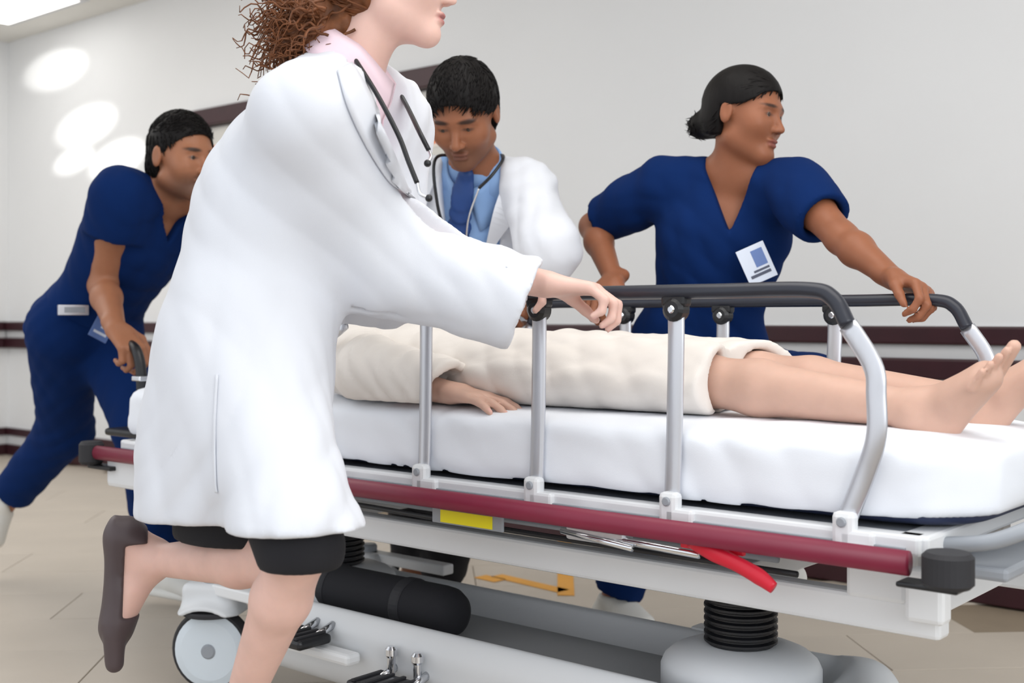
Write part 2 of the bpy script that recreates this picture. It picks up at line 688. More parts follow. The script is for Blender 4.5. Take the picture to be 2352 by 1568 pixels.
def build_head(F, paint, c, R, s=1.0, female=False, brow=(30, 22, 20), lips=(160, 92, 84), stubble=None, brow_w=1.0, lids_open=.0030):
    def L(x, y, z):
        return c + s * (x * R[0] + y * R[1] + z * R[2])

    F.ell(L(0, -0.014, 0.030), R, [s * .0745, s * .096, s * .085], .01)
    F.ell(L(0, 0.030, -0.028), R, [s * .062, s * .058, s * .080], .03)
    jw = .044 if female else .050
    for x in (-1, 1):
        F.cone(L(x * jw, 0.0, -0.062), L(x * .014, .062, -.096), s * .017, s * .016, .03)
        F.ell(L(x * .040, .056, -.026), R, [s * .024, s * .022, s * .024], .03)
    F.ell(L(0, .070, -.099), R, [s * .018, s * .015, s * .014], .02)
    F.ell(L(0, .074, .018), R, [s * .050, s * .014, s * .010 if female else s * .012], .018)
    for x in (-1, 1):
        F.ell(L(x * .031, .096, .000), R, [s * .017, s * .015, s * .011], .014, 's')
        F.ell(L(x * .031, .0685, .000), R, [s * .0155, s * .0155, s * .0135], .004)
        if lids_open:
            F.ell(L(x * .031, .0865, -.0015), R, [s * .0105, s * .006, s * lids_open], .003, 's')
    nw = .0105 if female else .0125
    F.cone(L(0, .081, .004), L(0, .105, -.034), s * .0075, s * nw * .9, .010)
    for x in (-1, 1):
        F.ell(L(x * nw, .094, -.037), R, [s * .0075, s * .010, s * .0075], .006)
        F.ell(L(x * nw * .55, .099, -.0445), R, [s * .003, s * .004, s * .003], .002, 's')
    F.ell(L(0, .0865, -.0625), R, [s * .022, s * .0095, s * .0058], .006)
    F.ell(L(0, .0855, -.0740), R, [s * .019, s * .0095, s * .0062], .006)
    F.ell(L(0, .0945, -.0680), R, [s * .021, s * .0075, s * .0013], .002, 's')
    for x in (-1, 1):
        Re = [nrm(R[0] + x * .0 * R[1]), nrm(R[1] * .95 + R[2] * .2 - x * R[0] * .25), None]
        Re[2] = np.cross(Re[0], Re[1])
        F.ell(L(x * .077, -.012, -.004), [R[0], R[1], R[2]], [s * .0085, s * .017, s * .030], .006)
        F.ell(L(x * .086, -.008, -.002), [R[0], R[1], R[2]], [s * .005, s * .009, s * .018], .004, 's')
    paint.blob(L(0, .092, -.068), R, [s * .022, s * .016, s * .0105], lips, .85, .25)
    for x in (-1, 1):
        paint.blob(L(x * .033, .082, .0205), R, [s * .022, s * .03, s * .0044 * brow_w], brow, .9, .3)
        paint.blob(L(x * .031, .084, -.0005), R, [s * .0145, s * .012, s * .0042], (60, 44, 40), .7, .35)  # shade of the eye socket, put into the skin colour
    if stubble is not None:
        paint.blob(L(0, .045, -.085), R, [s * .070, s * .080, s * .042], stubble, .72, .35)
        paint.blob(L(0, .095, -.053), R, [s * .024, s * .02, s * .006], stubble, .7, .4)
    return L


def build_hand(F, paint, wrist, d, palm, side, s=1.0, curl=(20, 25, 15), spread=0.06, thumb=(0.55, 0.75, 0.25), nail=None, thumb_len=(.040, .032, .026)):
    d = nrm(d)
    pn = perp(d, palm)
    sv = np.cross(d, pn) * side                                        # towards the thumb
    F.cone(wrist - d * .03 * s, wrist + d * .01 * s, .025 * s, .025 * s, .012, flat=(pn, .75))
    offs = (.029, .010, -.010, -.028)
    lens = ((.043, .026, .021), (.047, .029, .022), (.044, .027, .021), (.034, .021, .019))
    reach = (.090, .094, .090, .082)
    for i in range(4):
        k = wrist + s * (d * reach[i] + sv * offs[i])
        F.cone(wrist + s * sv * offs[i] * .55 + d * .01 * s, k, .0165 * s, .0112 * s, .012)
        fd = nrm(d + sv * spread * (1.5 - i))
        ang = 0
        p = k
        r = (.0098, .0090, .0080, .0068)
        for j in range(3):
            ang += math.radians(curl[j] * (1 + .06 * i))
            dd = fd * math.cos(ang) + pn * math.sin(ang)
            q = p + dd * lens[i][j] * s
            F.cone(p, q, r[j] * s, r[j + 1] * s, .004)
            p = q
        if nail is not None:
            out = -(-fd * math.sin(ang) + pn * math.cos(ang))
            paint.blob(p + out * .005 * s - dd * .002, [sv, dd, out], [.0055 * s, .0075 * s, .004 * s], nail, .8, .3)
    b = wrist + s * (d * .022 + sv * .024)
    t1 = nrm(d * thumb[0] + sv * thumb[1] + pn * thumb[2])
    t2 = nrm(d * (thumb[0] + .45) + sv * thumb[1] * .35 + pn * (thumb[2] + .35))
    t3 = nrm(d * (thumb[0] + .5) + sv * (thumb[1] * .1 - .15) + pn * (thumb[2] + .45))
    p1 = b + t1 * thumb_len[0] * s
    p2 = p1 + t2 * thumb_len[1] * s
    p3 = p2 + t3 * thumb_len[2] * s
    F.cone(b, p1, .0175 * s, .0125 * s, .014)
    F.cone(p1, p2, .0118 * s, .0102 * s, .005)
    F.cone(p2, p3, .0102 * s, .0080 * s, .004)


def build_foot(F, ankle, d, down, s=1.0, toes=True, side=1):
    d = nrm(d)
    dn = perp(d, down)
    sv = np.cross(d, dn) * side                                        # towards the big toe
    heel = ankle - d * .045 * s + dn * .050 * s
    ball = ankle + d * .125 * s + dn * .062 * s
    F.cone(ankle - d * .006 * s, heel, .033 * s, .030 * s, .02)
    F.cone(ankle + dn * .01 * s, ball - dn * .004 * s, .036 * s, .020 * s, .03)
    F.cone(heel + dn * .006 * s, ball + dn * .003 * s, .027 * s, .019 * s, .03)
    for x in (-.024, .024):
        F.cone(ankle + d * .06 * s + dn * .045 * s + sv * x * .6 * s, ball + sv * x * s - d * .012 * s, .024 * s, .0180 * s, .02)
    F.ball(ankle + sv * .030 * s - d * .002, .013 * s, .015)
    F.ball(ankle - sv * .030 * s - d * .004 + dn * .008, .013 * s, .015)
    if toes:
        for i, (x, l, r) in enumerate(((.029, .052, .0130), (.0085, .050, .0090), (-.0095, .045, .0086), (-.0265, .038, .0082), (-.042, .030, .0080))):
            b = ball + sv * x * s + d * (.004 - .010 * i * .5) * s + dn * .004 * s
            F.cone(b, b + (d * l * 1.12 - dn * .004) * s, r * 1.0 * s, r * .88 * s, .0025)


TORSO_M = ((-.10, .125, .085, 0), (0, .165, .112, -.006), (.15, .158, .108, 0), (.30, .148, .100, .004), (.50, .165, .112, .004), (.70, .178, .116, 0), (.84, .160, .098, -.008), (.94, .105, .070, -.010), (1.02, .058, .056, -.004))
TORSO_F = ((-.10, .125, .085, 0), (0, .172, .112, -.010), (.14, .160, .104, -.004), (.34, .124, .086, 0), (.52, .138, .098, .004), (.70, .152, .104, .002), (.84, .138, .088, -.006), (.94, .088, .062, -.008), (1.02, .050, .050, -.002))


def torso_secs(hip, neck, fwd, prof, lo=-1, hi=2, wide=1.0):
    L = neck - hip
    return [(hip + L * q[0] + fwd * q[3], q[1] * wide, q[2]) for q in prof if lo <= q[0] <= hi]


def solve(root, u, v, length, t0, t1, far=False):
    """point on the sight line of (u, v) at a bone's length from the joint root"""
    ts = np.linspace(t0, t1, 400)
    d = np.array([abs(np.linalg.norm(Pt(u, v, t) - root) - length) for t in ts])
    best = d.min() + 0.004
    c = [t for t, x in zip(ts, d) if x <= best]
    t = max(c) if far else min(c)
    return Pt(u, v, t)


def body_field(J, pad=.16, h=.0065):
    pts = np.array([v for k, v in J.items() if isinstance(v, np.ndarray) and v.shape == (3,) and k not in ('fwd', 'hf', 'hu')])
    fine = []
    hc = J['head']
    fine.append((hc - .14, hc + .14, .0032))
    for k in ('wr_r', 'wr_l'):
        fine.append((J[k] - .10, J[k] + .10, .0042))
    for k in ('an_r', 'an_l'):
        if J.get('bare'):
            fine.append((J[k] - A(.02, .09, .02), J[k] + A(.20, .09, .20), .0042))
    return Field(pts.min(0) - pad, pts.max(0) + pad, h, fine)


def build_body(name, root, J, skin, female=False, head=None, hands=None, feet=None, s=1.0, legr=1.0):
    F = body_field(J)
    paint = Paint(skin)
    fwd = J['fwd']
    prof = TORSO_F if female else TORSO_M
    lat = J['lat']
    F.loft(torso_secs(J['hip'], J['neck'], fwd, prof), lat, .02, off=-.012)
    R = head_axes(J['hf'], J.get('hu', UP))
    hc = J['head']
    nr = .050 if female else .058
    F.cone(J['neck'] - R[2] * .02, hc - R[2] * .060 * s - R[1] * .018 * s, nr, nr * .95, .025)
    for a in 'rl':
        sh, el, wr = J['sh_' + a], J['el_' + a], J['wr_' + a]
        ar = .86 if female else 1.0
        F.cone(J['neck'] + (sh - J['neck']) * .25, sh, .050 * ar, .056 * ar, .05)
        mid = sh + (el - sh) * .45
        F.cone(sh, mid, .055 * ar, .048 * ar, .02)
        F.cone(mid, el, .048 * ar, .040 * ar, .02)
        m2 = el + (wr - el) * .3
        F.cone(el, m2, .040 * ar, .042 * ar, .02)
        F.cone(m2, wr, .042 * ar, .027 * ar, .02)
        hp, kn, an = J['hp_' + a], J['kn_' + a], J['an_' + a]
        F.cone(hp, kn, .082 * legr, .054 * legr, .03)
        m3 = kn + (an - kn) * .28
        F.cone(kn, m3, .052 * legr, .056 * legr, .02)
        F.cone(m3, an, .056 * legr, .034 * legr, .02)
    build_head(F, paint, hc, R, s, female, **(head or {}))
    for a in 'rl':
        hd = hands[a]
        build_hand(F, paint, J['wr_' + a], hd['d'], hd['palm'], 1 if a == 'r' else -1, hd.get('s', .95 if female else 1.03),
                   **{k: v for k, v in hd.items() if k not in ('d', 'palm', 's')})
        ft = feet[a]
        build_foot(F, J['an_' + a], ft['d'], ft['down'], ft.get('s', .95), ft.get('toes', False), 1 if a == 'r' else -1)
    body = F.obj('body', M_SKIN, root, paint, relax=1)
    # eyes: white ball with iris and pupil
    for x in (-1, 1):
        ec = hc + s * (x * .031 * R[0] + .0715 * R[1] - .0005 * R[2])
        bm = bmesh.new()
        bmesh.ops.create_uvsphere(bm, u_segments=24, v_segments=16, radius=.0125 * s)
        Mx = Matrix([[R[j][i] for j in range(3)] for i in range(3)]).to_4x4()
        Mx.translation = Vector(ec)
        bmesh.ops.transform(bm, matrix=Mx, verts=bm.verts)
        me = bm_mesh('eye', bm, True)
        V = np.empty(len(me.vertices) * 3, np.float32)
        me.vertices.foreach_get('co', V)
        V = V.reshape(-1, 3)
        loc = (V - ec) @ np.array(R).T / s
        rr = np.hypot(loc[:, 0], loc[:, 2])
        c = np.tile(lin(186, 174, 166), (len(V), 1))
        c[(rr < .0066) & (loc[:, 1] > 0)] = lin(66, 44, 30)
        c[(rr < .0028) & (loc[:, 1] > 0)] = lin(10, 8, 8)
        at = me.color_attributes.new('Col', 'FLOAT_COLOR', 'POINT')
        c4 = np.ones((len(V), 4), np.float32)
        c4[:, :3] = c
        at.data.foreach_set('color', c4.ravel())
        link('eye', me, M_EYE, root)
    return body, R


def hair_cap(c, R, s, front_z=.062, side_z=-.015, back_z=-.070, thick=.010, sideburn=True, seed=3, top=0.0, fold_dirs=None):
    """short hair over the skull with a hairline, as a field"""
    def L(x, y, z):
        return c + s * (x * R[0] + y * R[1] + z * R[2])
    F = Field(c - .17, c + .17, .0036)
    F.ell(L(0, -.014, .030 + top / 2), R, [s * (.0745 + thick), s * (.096 + thick), s * (.085 + thick * 1.15 + top / 2)], .01)
    F.ell(L(0, -.050, -.030), R, [s * .066, s * .062, s * .058], .03)

    def face(x, y, z):
        x, y, z = x / s, y / s, z / s
        line = np.where(np.abs(x) < .05, front_z - 6 * x * x, front_z - 6 * .0025 - (np.abs(x) - .05) * 1.2)
        d1 = np.minimum(y - .040 + .55 * np.maximum(.04 - z, -.05) * 0, line - z)     # below the hairline, in front
        d_side = np.minimum(y - (.018 if sideburn else .0), line - z)
        d_ear = np.minimum(np.minimum(side_z + .022 - z, y + .028), .05 - np.abs(y))
        d_nape = (back_z - z)
        return -np.maximum(np.maximum(d_side, d_ear), d_nape) * s
    F.carve(lambda x, y, z: face(x, y, z), c, R, .2, .006)
    return F, L


def strands(cap, n, flow, c, length, rad, lift, material, seed=1, curl=0.0, jit=.22, parent=None, name='hair_strands'):
    """locks of hair lying on a hair cap, combed along flow(point)"""
    me = cap.data
    V = np.empty(len(me.vertices) * 3, np.float32)
    me.vertices.foreach_get('co', V)
    V = V.reshape(-1, 3)
    N = np.empty(len(me.vertices) * 3, np.float32)
    me.vertices.foreach_get('normal', N)
    N = N.reshape(-1, 3)
    r = np.random.default_rng(seed)
    ok = np.nonzero(((V - c) * N).sum(1) > .35 * np.linalg.norm(V - c, axis=1))[0]
    bm = bmesh.new()
    tt = np.linspace(0, 1, 5)
    for i in r.choice(ok, min(n, len(ok)), replace=False):
        p, nv = V[i].astype(float), N[i].astype(float)
        d = flow(p) + r.normal(0, jit, 3)
        d = nrm(d - nv * (d @ nv))
        side = np.cross(nv, d)
        ln = length * (.6 + .8 * r.random())
        bend = r.normal(0, curl)
        path = p - nv * .002 + np.outer(tt * ln, d) + np.outer(lift * tt * (1 - .45 * tt), nv) * 2 - np.outer(tt ** 2 * ln * ln * 4.2, nv) + np.outer(bend * tt ** 2, side)
        add_tube(bm, path, rad * np.array([.7, 1, .9, .6, .15]) * (.7 + .6 * r.random()), 4)
    o = link(name, bm_mesh(name, bm, True), material, parent or cap)
    o['kind'] = 'stuff'
    return o


def collar(name, root, nk, nd, ff, lat, material, r_top, r_bot, top=.05, drop_back=.045, drop_front=.085, gap=18, tilt=0.0, th=.003):
    """turned-down shirt collar with two points"""
    n = 48
    f2 = perp(nd, ff)
    l2 = np.cross(nd, f2)
    bm = bmesh.new()
    rows = []
    for i in range(n + 1):
        s_ = i / n
        th_ = math.radians(gap + (360 - 2 * gap) * s_)
        front = max(0.0, math.cos(th_)) ** 1.5
        dv = f2 * math.cos(th_) + l2 * math.sin(th_)
        edge = min(s_, 1 - s_)
        tipf = max(0.0, 1 - edge / .13)
        zt = top - .030 * front
        drop = drop_back + (drop_front - drop_back) * front
        a_ = nk + nd * zt + dv * (r_top + .012 * front) + f2 * tilt * front
        m_ = nk + nd * (zt - drop * .5) + dv * (r_top * .45 + r_bot * .55 + .010 * front) + f2 * tilt * front
        b_ = nk + nd * (zt - drop) + dv * (r_bot + .022 * front) + f2 * (tilt + .012) * front
        side_ = l2 * (1 if math.sin(th_) > 0 else -1)
        b_ = b_ + side_ * .020 * tipf - nd * .012 * tipf
        rows.append([bm.verts.new(x) for x in (a_ - dv * .004 - nd * .02, a_, (a_ + m_) / 2 + dv * .003, m_, (m_ + b_) / 2, b_)])
    for i in range(n):
        for k in range(5):
            bm.faces.new((rows[i][k], rows[i + 1][k], rows[i + 1][k + 1], rows[i][k + 1]))
    bmesh.ops.recalc_face_normals(bm, faces=bm.faces[:])
    bmesh.ops.solidify(bm, geom=bm.faces[:], thickness=th)
    return link(name, bm_mesh(name, bm, True), material, root)


def field_around(pts, pad, h):
    pts = np.array(pts)
    return Field(pts.min(0) - pad, pts.max(0) + pad, h)


def vneck(F, neck, fwd, left, depth, width, back=.02, k=.006):
    """cut a V-shaped neckline out of a garment: depth below the neck base, width at the top"""
    R = [left, fwd, UP]

    def fn(x, y, z):
        zz = z + depth
        d = np.maximum(np.abs(x) - np.minimum(zz * (width / depth), width * 1.05), -zz * .5) * .8
        return np.maximum(d, -(y + back))
    F.carve(fn, neck, R, depth + .16, k)
    F.carve(lambda x, y, z: np.sqrt(x * x + y * y) - width * .95 + np.maximum(-z - .02, 0) * 1.6, neck, R, .14, k)


def sleeve(F, sh, el, end, r0, r1, r2, k=.03, hollow=.16, wall=.006, flat=None, cut=None, trim=True):
    wall = max(wall, .010)
    """sleeve along shoulder-elbow-end, cut square and hollow at its end"""
    d = nrm(end - el)
    ex = end + d * .06
    F.cone(sh, el, r0, r1, k, flat=flat)
    F.cone(el, ex, r1, r2, k, flat=flat)
    nn = d if cut is None else nrm(cut)
    lo, hi = end - .22, end + .22

    def fn(x, y, z):
        rr = np.sqrt(x * x + z * z)
        return np.maximum(rr - r2 * 2.2, -y)
    Rr = head_axes(nn, UP if abs(nn[2]) < .9 else A(1, 0, 0))
    if trim:
        F.carve(fn, end, Rr, r2 * 2.6 + .06, .004)
    if hollow:
        F.cone(end - d * min(hollow, np.linalg.norm(end - el) * .8), ex + d * .05, (r1 + r2) / 2 - wall - .006, r2 - wall, .006, 's', flat=flat)


# ================================================================== THE CORRIDOR
WALL_N = 3.83
CEIL_Z = 2.70
END_A = -7.60
DOOR_A0, DOOR_A1 = -5.44, -3.59
DOOR_Z = 1.925

# floor with separate tiles
floor = structure(box2('floor', (END_A - .2, -1.5, -.12), (4.0, WALL_N + .2, -.006), M_GROUT))
TILE_W, TILE_L = .340, 1.02
tang = math.radians(-40.4 - 4.0)                     # the tile rows run almost square to the view
tdir = A(math.cos(-tang), math.sin(-tang), 0)
tnor = A(-tdir[1], tdir[0], 0)
bm = bmesh.new()
add_box(bm, (0, 0, -.0035), (TILE_L - .003, TILE_W - .003, .007), .0012, seg=1)
tile_me = bm_mesh('tile', bm)
tile_me.materials.append(M_TILE)
rows = []
for j in range(-2, 22):
    for i in range(-12, 8):
        c = FWD * 2.296 + tdir * ((i + .5 + .37 * (j % 3)) * TILE_L) + tnor * (j - .5) * TILE_W
        if not (END_A - .05 < c[0] < 2.6 and -.3 < c[1] < WALL_N + .05):
            continue
        rel = c - A(0, 0, 0)
        depth, lat_ = rel @ FWD, rel @ RGT
        if depth < 1.2 or abs(lat_) > depth * .47 + 1.0:
            continue
        rows.append((depth, c))
rows.sort(key=lambda r: r[0])
for depth, c in rows[:300]:
    o = bpy.data.objects.new('tile', tile_me)
    COL.objects.link(o)
    o.location = (c[0], c[1], random.uniform(-.0004, .0004))
    o.rotation_euler = (random.uniform(-.0006, .0006), random.uniform(-.0006, .0006), math.atan2(tdir[1], tdir[0]))
    o.parent = floor

# walls: the long wall with a doorway, and the end of the corridor
bm = bmesh.new()
add_box(bm, ((END_A + DOOR_A0) / 2, WALL_N + .1, CEIL_Z / 2), (DOOR_A0 - END_A, .2, CEIL_Z))
add_box(bm, ((4.0 + DOOR_A1) / 2, WALL_N + .1, CEIL_Z / 2), (4.0 - DOOR_A1, .2, CEIL_Z))
add_box(bm, ((DOOR_A0 + DOOR_A1) / 2, WALL_N + .1, (CEIL_Z + DOOR_Z + .09) / 2), (DOOR_A1 - DOOR_A0, .2, CEIL_Z - DOOR_Z - .09))
structure(link('wall_back', bm_mesh('wall_back', bm), M_WALL))
structure(box2('wall_left', (END_A - .2, -1.5, 0), (END_A, WALL_N + .2, CEIL_Z), M_WALL))
structure(box2('ceiling', (END_A - .2, .35, CEIL_Z), (4.0, WALL_N + .2, CEIL_Z + .1), M_CEIL))

# crash rail: two maroon strips on a pale retainer, along the walls
for k, (a0, a1) in enumerate(((END_A, DOOR_A0 - .09), (DOOR_A1 + .09, 4.0))):
    r = structure(box2('trim_%d' % (k + 1), (a0, WALL_N - .022, .700), (a1, WALL_N, .868), M_RAILWHITE, bevel=.003))
    box2('rail_strip', (a0, WALL_N - .042, .811), (a1, WALL_N - .018, .871), M_MAROON, r, .008)
    box2('rail_strip', (a0, WALL_N - .042, .698), (a1, WALL_N - .018, .767), M_MAROON, r, .008)
    b = structure(box2('baseboard_%s' % ('left' if k == 0 else 'right'), (a0, WALL_N - .012, 0), (a1, WALL_N, .178), M_RAILWHITE, bevel=.002))
    box2('base_strip', (a0, WALL_N - .024, .130), (a1, WALL_N - .008, .180), M_MAROON, b, .005)
    box2('base_strip', (a0, WALL_N - .024, 0.001), (a1, WALL_N - .008, .072), M_MAROON, b, .005)
r = structure(box2('trim_3', (END_A, -1.5, .700), (END_A + .022, WALL_N - .03, .868), M_RAILWHITE, bevel=.003))
box2('rail_strip', (END_A + .018, -1.5, .811), (END_A + .042, WALL_N - .044, .871), M_MAROON, r, .008)
box2('rail_strip', (END_A + .018, -1.5, .698), (END_A + .042, WALL_N - .044, .767), M_MAROON, r, .008)
b = structure(box2('baseboard_end', (END_A, -1.5, 0), (END_A + .012, WALL_N - .03, .178), M_RAILWHITE, bevel=.002))
box2('base_strip', (END_A + .008, -1.5, .001), (END_A + .024, WALL_N - .026, .072), M_MAROON, b, .005)
box2('base_strip', (END_A + .008, -1.5, .130), (END_A + .024, WALL_N - .026, .180), M_MAROON, b, .005)

# double door with a maroon frame
fr = structure(box2('trim_4', (DOOR_A0 - .09, WALL_N - .03, DOOR_Z), (DOOR_A1 + .09, WALL_N + .1, DOOR_Z + .091), M_MAROON, bevel=.006))
box2('door_jamb', (DOOR_A0 - .09, WALL_N - .03, 0), (DOOR_A0, WALL_N + .1, DOOR_Z), M_MAROON, fr, .006)
box2('door_jamb', (DOOR_A1, WALL_N - .03, 0), (DOOR_A1 + .09, WALL_N + .1, DOOR_Z), M_MAROON, fr, .006)
dm = (DOOR_A0 + DOOR_A1) / 2
for k, (a0, a1) in enumerate(((DOOR_A0 + .004, dm - .003), (dm + .003, DOOR_A1 - .004))):
    d = structure(box2('door_%d' % (k + 1), (a0, WALL_N + .02, .008), (a1, WALL_N + .065, DOOR_Z - .004), M_DOOR, bevel=.003))
    box2('push_bar', (a0 + .1, WALL_N - .04, .98), (a1 - .1, WALL_N - .01, 1.03), M_ALU, d, .008)
    box2('bar_bracket', (a0 + .12, WALL_N - .03, .985), (a0 + .17, WALL_N + .02, 1.025), M_ALU, d, .004)
    box2('bar_bracket', (a1 - .17, WALL_N - .03, .985), (a1 - .12, WALL_N + .02, 1.025), M_ALU, d, .004)
    box2('kick_plate', (a0 + .04, WALL_N + .016, .03), (a1 - .04, WALL_N + .021, .30), M_ALU, d, .001)


def notice(u0, v0, u1, v1, y, bands, label, name='notice'):
    p0, p1 = Pn(u0, v1, y), Pn(u1, v0, y)
    o = box2(name, (p0[0], y, p0[2]), (p1[0], y + .003, p1[2]), M_PAPER)
    tag(o, label, 'notice')
    for (f0, f1, m) in bands:
        h = p1[2] - p0[2]
        box2('printed_band', (p0[0] + .01, y - .001, p0[2] + h * f0), (p1[0] - .01, y + .0005, p0[2] + h * f1), m, o)
    return o


notice(470, 325, 533, 400, WALL_N + .017, ((.25, .62, M_GREEN), (.72, .95, M_ORANGE)), 'small notice with green and orange print on the white door behind the pushing man')
notice(935, 245, 1012, 345, WALL_N + .017, ((.08, .50, M_ORANGE),), 'pale notice with orange lower half on the door beside the bent head of the doctor')

# recessed light panel in the ceiling at the far end
lp = thing('ceiling_light', 'bright recessed light panel in the ceiling at the corridor end', 'ceiling light', (-6.75, 3.30, CEIL_Z - .01))
M_GLOW = bpy.data.materials.new('light_diffuser')
M_GLOW.use_nodes = True
M_GLOW.node_tree.nodes['Principled BSDF'].inputs['Emission Color'].default_value = (1, .98, .94, 1)
M_GLOW.node_tree.nodes['Principled BSDF'].inputs['Emission Strength'].default_value = 3.0
box2('light_frame', (-7.10, 2.95, CEIL_Z - .012), (-6.20, 3.60, CEIL_Z - .001), M_RAILWHITE, lp, .002)
box2('diffuser', (-7.06, 2.99, CEIL_Z - .016), (-6.24, 3.56, CEIL_Z - .0115), M_GLOW, lp, .001)

# yellow tape marking on the floor beyond the stretcher


def floor_pt(u, v):
    t = F_PX * CAM_H / (v - HORIZON)
    p = Pt(u, v, t)
    p[2] = 0
    return p


def tape(u0, v0, u1, v1, w):
    p, q = floor_pt(u0, v0), floor_pt(u1, v1)
    d = nrm(q - p)
    c = (p + q) / 2
    rot = Matrix.Rotation(math.atan2(d[1], d[0]), 3, 'Z')
    return c, (np.linalg.norm(q - p), w, .0012), rot


root = thing('floor_marking', 'yellow tape corner stuck on the floor tiles under the stretcher', 'floor tape', tuple(floor_pt(1230, 1340)))
for args in ((1140, 1322, 1295, 1358, .055), (1300, 1368, 1296, 1236, .055), (1112, 1332, 1140, 1326, .10)):
    c, sz, rot = tape(*args)
    box_obj('tape_strip', (c[0], c[1], .0016), sz, M_TAPE, root, rot=rot)

# ================================================================== THE STRETCHER
ST = thing('hospital_stretcher', 'wheeled white hospital stretcher with burgundy bumper and black side rails', 'stretcher', (-1.75, 2.04, 0))
N0, N1 = 1.72, 2.36
A0, A1 = -2.80, -.70
# litter frame
for n in (N0, N1 - .04):
    box2('deck_rail', (A0, n, .546), (A1 + .02, n + .04, .577), M_WHITEMETAL, ST, .006)
box2('deck_panel', (A0 + .02, N0 + .04, .556), (A1, N1 - .04, .574), M_GREYMETAL, ST, .003)
box2('deck_end', (A1 - .02, N0 + .01, .546), (A1 + .03, N1 - .01, .577), M_WHITEMETAL, ST, .006)
box2('deck_end', (A0 - .03, N0 + .01, .546), (A0 + .02, N1 - .01, .577), M_WHITEMETAL, ST, .006)
box2('deck_channel', (A0, N0 - .006, .5535), (A1, N0 + .004, .5595), M_GREYMETAL, ST, .001)
# burgundy bumpers with black end rollers
for n in (1.682, N1 + .038):
    bp = tube_obj('bumper', [(A0 - .06, n, .545), (A1 + .02, n, .545)], .0185, M_BUMPER, ST, 16, flat=((0, 1, 0), .8))
    for a in (A0 + .3, A0 + .9, A0 + 1.5, A1 - .1):
        y = n + .012 if n < 2 else n - .03
        box2('bumper_bracket', (a, y, .536), (a + .05, y + .028, .556), M_WHITEMETAL, bp, .003)
    lathe_obj('end_roller', (A1 + .075, n + (.004 if n < 2 else -.004), .518), [(.030, 0), (.036, .006), (.036, .044), (.030, .050)], M_RUBBER, ST, smooth=False)
    box2('roller_bracket', (A1, n - .022 + (.02 if n < 2 else -.02), .509), (A1 + .09, n + .022 + (.02 if n < 2 else -.02), .517), M_BLACKP, ST, .003)
    lathe_obj('end_roller', (A0 - .095, n + (.004 if n < 2 else -.004), .512), [(.026, 0), (.032, .008), (.032, .052), (.026, .06)], M_RUBBER, ST)
    box2('roller_bracket', (A0 - .11, n - .02 + (.02 if n < 2 else -.02), .500), (A0, n + .02 + (.02 if n < 2 else -.02), .511), M_BLACKP, ST, .003)
# release rods and cables under the deck
tube_obj('release_rod', [(A0 + .2, 1.765, .520), (-1.05, 1.765, .516)], .0075, M_ALU, ST, 10)
tube_obj('release_rod', [(A0 + .3, 1.80, .500), (-.95, 1.80, .497)], .006, M_GREYMETAL, ST, 10)
tube_obj('brake_cable', [(A0 + .2, 1.76, .500), (-2.0, 1.765, .492), (-1.5, 1.765, .486), (-.9, 1.77, .484)], .0055, M_BLACKP, ST, 8, 40)
box2('underside_pan', (A0 + .15, 1.86, .508), (A1 - .1, 2.22, .530), M_GREYMETAL, ST, .006)
box2('yellow_label', (-1.635, 1.7035, .4965), (-1.500, 1.7055, .5205), M_YEL, ST)
box2('label_backing', (-1.660, 1.7056, .493), (-1.475, 1.712, .545), M_GREYMETAL, ST, .002)
# red release lever
lv = tube_obj('release_lever', [(-1.06, 1.705, .528), (-1.01, 1.695, .516), (-.965, 1.69, .505), (-.925, 1.69, .490), (-.90, 1.69, .476)], [.012, .015, .013, .014, .010], M_RED, ST, 12, 24, flat=((0, 1, 0), .7))
box2('lever_plate', (-1.08, 1.702, .515), (-.96, 1.712, .533), M_RED, lv, .003)
tube_obj('lever_rod', [(-1.30, 1.72, .512), (-1.05, 1.715, .505)], .007, M_CHROME, lv, 10)
lk = box2('latch_housing', (-1.33, 1.712, .498), (-1.20, 1.742, .524), M_ALU, ST, .005)
tube_obj('latch_pin', [(-1.34, 1.715, .512), (-1.18, 1.708, .500)], .006, M_CHROME, lk, 10)
# lift beams
for n in (1.80, 2.24):
    box2('lift_beam', (-2.74, n - .0, .407), (A1 + .02, n + .045, .462), M_WHITEMETAL, ST, .007)
for a in (-2.60, -2.21, -1.10, -.76):
    box2('cross_beam', (a - .03, 1.84, .412), (a + .03, 2.25, .455), M_WHITEMETAL, ST, .004)
for a in (-2.68, -.78):
    for n in (1.795, 2.235):
        box2('beam_post', (a - .05, n, .455), (a + .05, n + .055, .548), M_WHITEMETAL, ST, .008)
box2('head_bracket', (A0 - .05, 1.70, .455), (A0 + .10, 1.76, .545), M_WHITEMETAL, ST, .012)
box2('head_bracket', (A0 + .10, 1.72, .478), (A0 + .42, 1.75, .515), M_GREYMETAL, ST, .006)
# bellows columns
for a in (-2.21, -1.10):
    prof = []
    for i in range(9):
        z = .300 + i * .0125
        prof += [(.067, z), (.060, z + .003), (.060, z + .0055), (.067, z + .0085)]
    lathe_obj('column_bellows', (a, 1.94, 0), prof, M_BLACKP, ST, 2, 32)
    lathe_obj('column_dome', (a, 1.94, 0), [(.146, .205), (.146, .262), (.140, .276), (.126, .288), (.104, .297), (.076, .303)], M_BASE, ST, 2, 36, True)
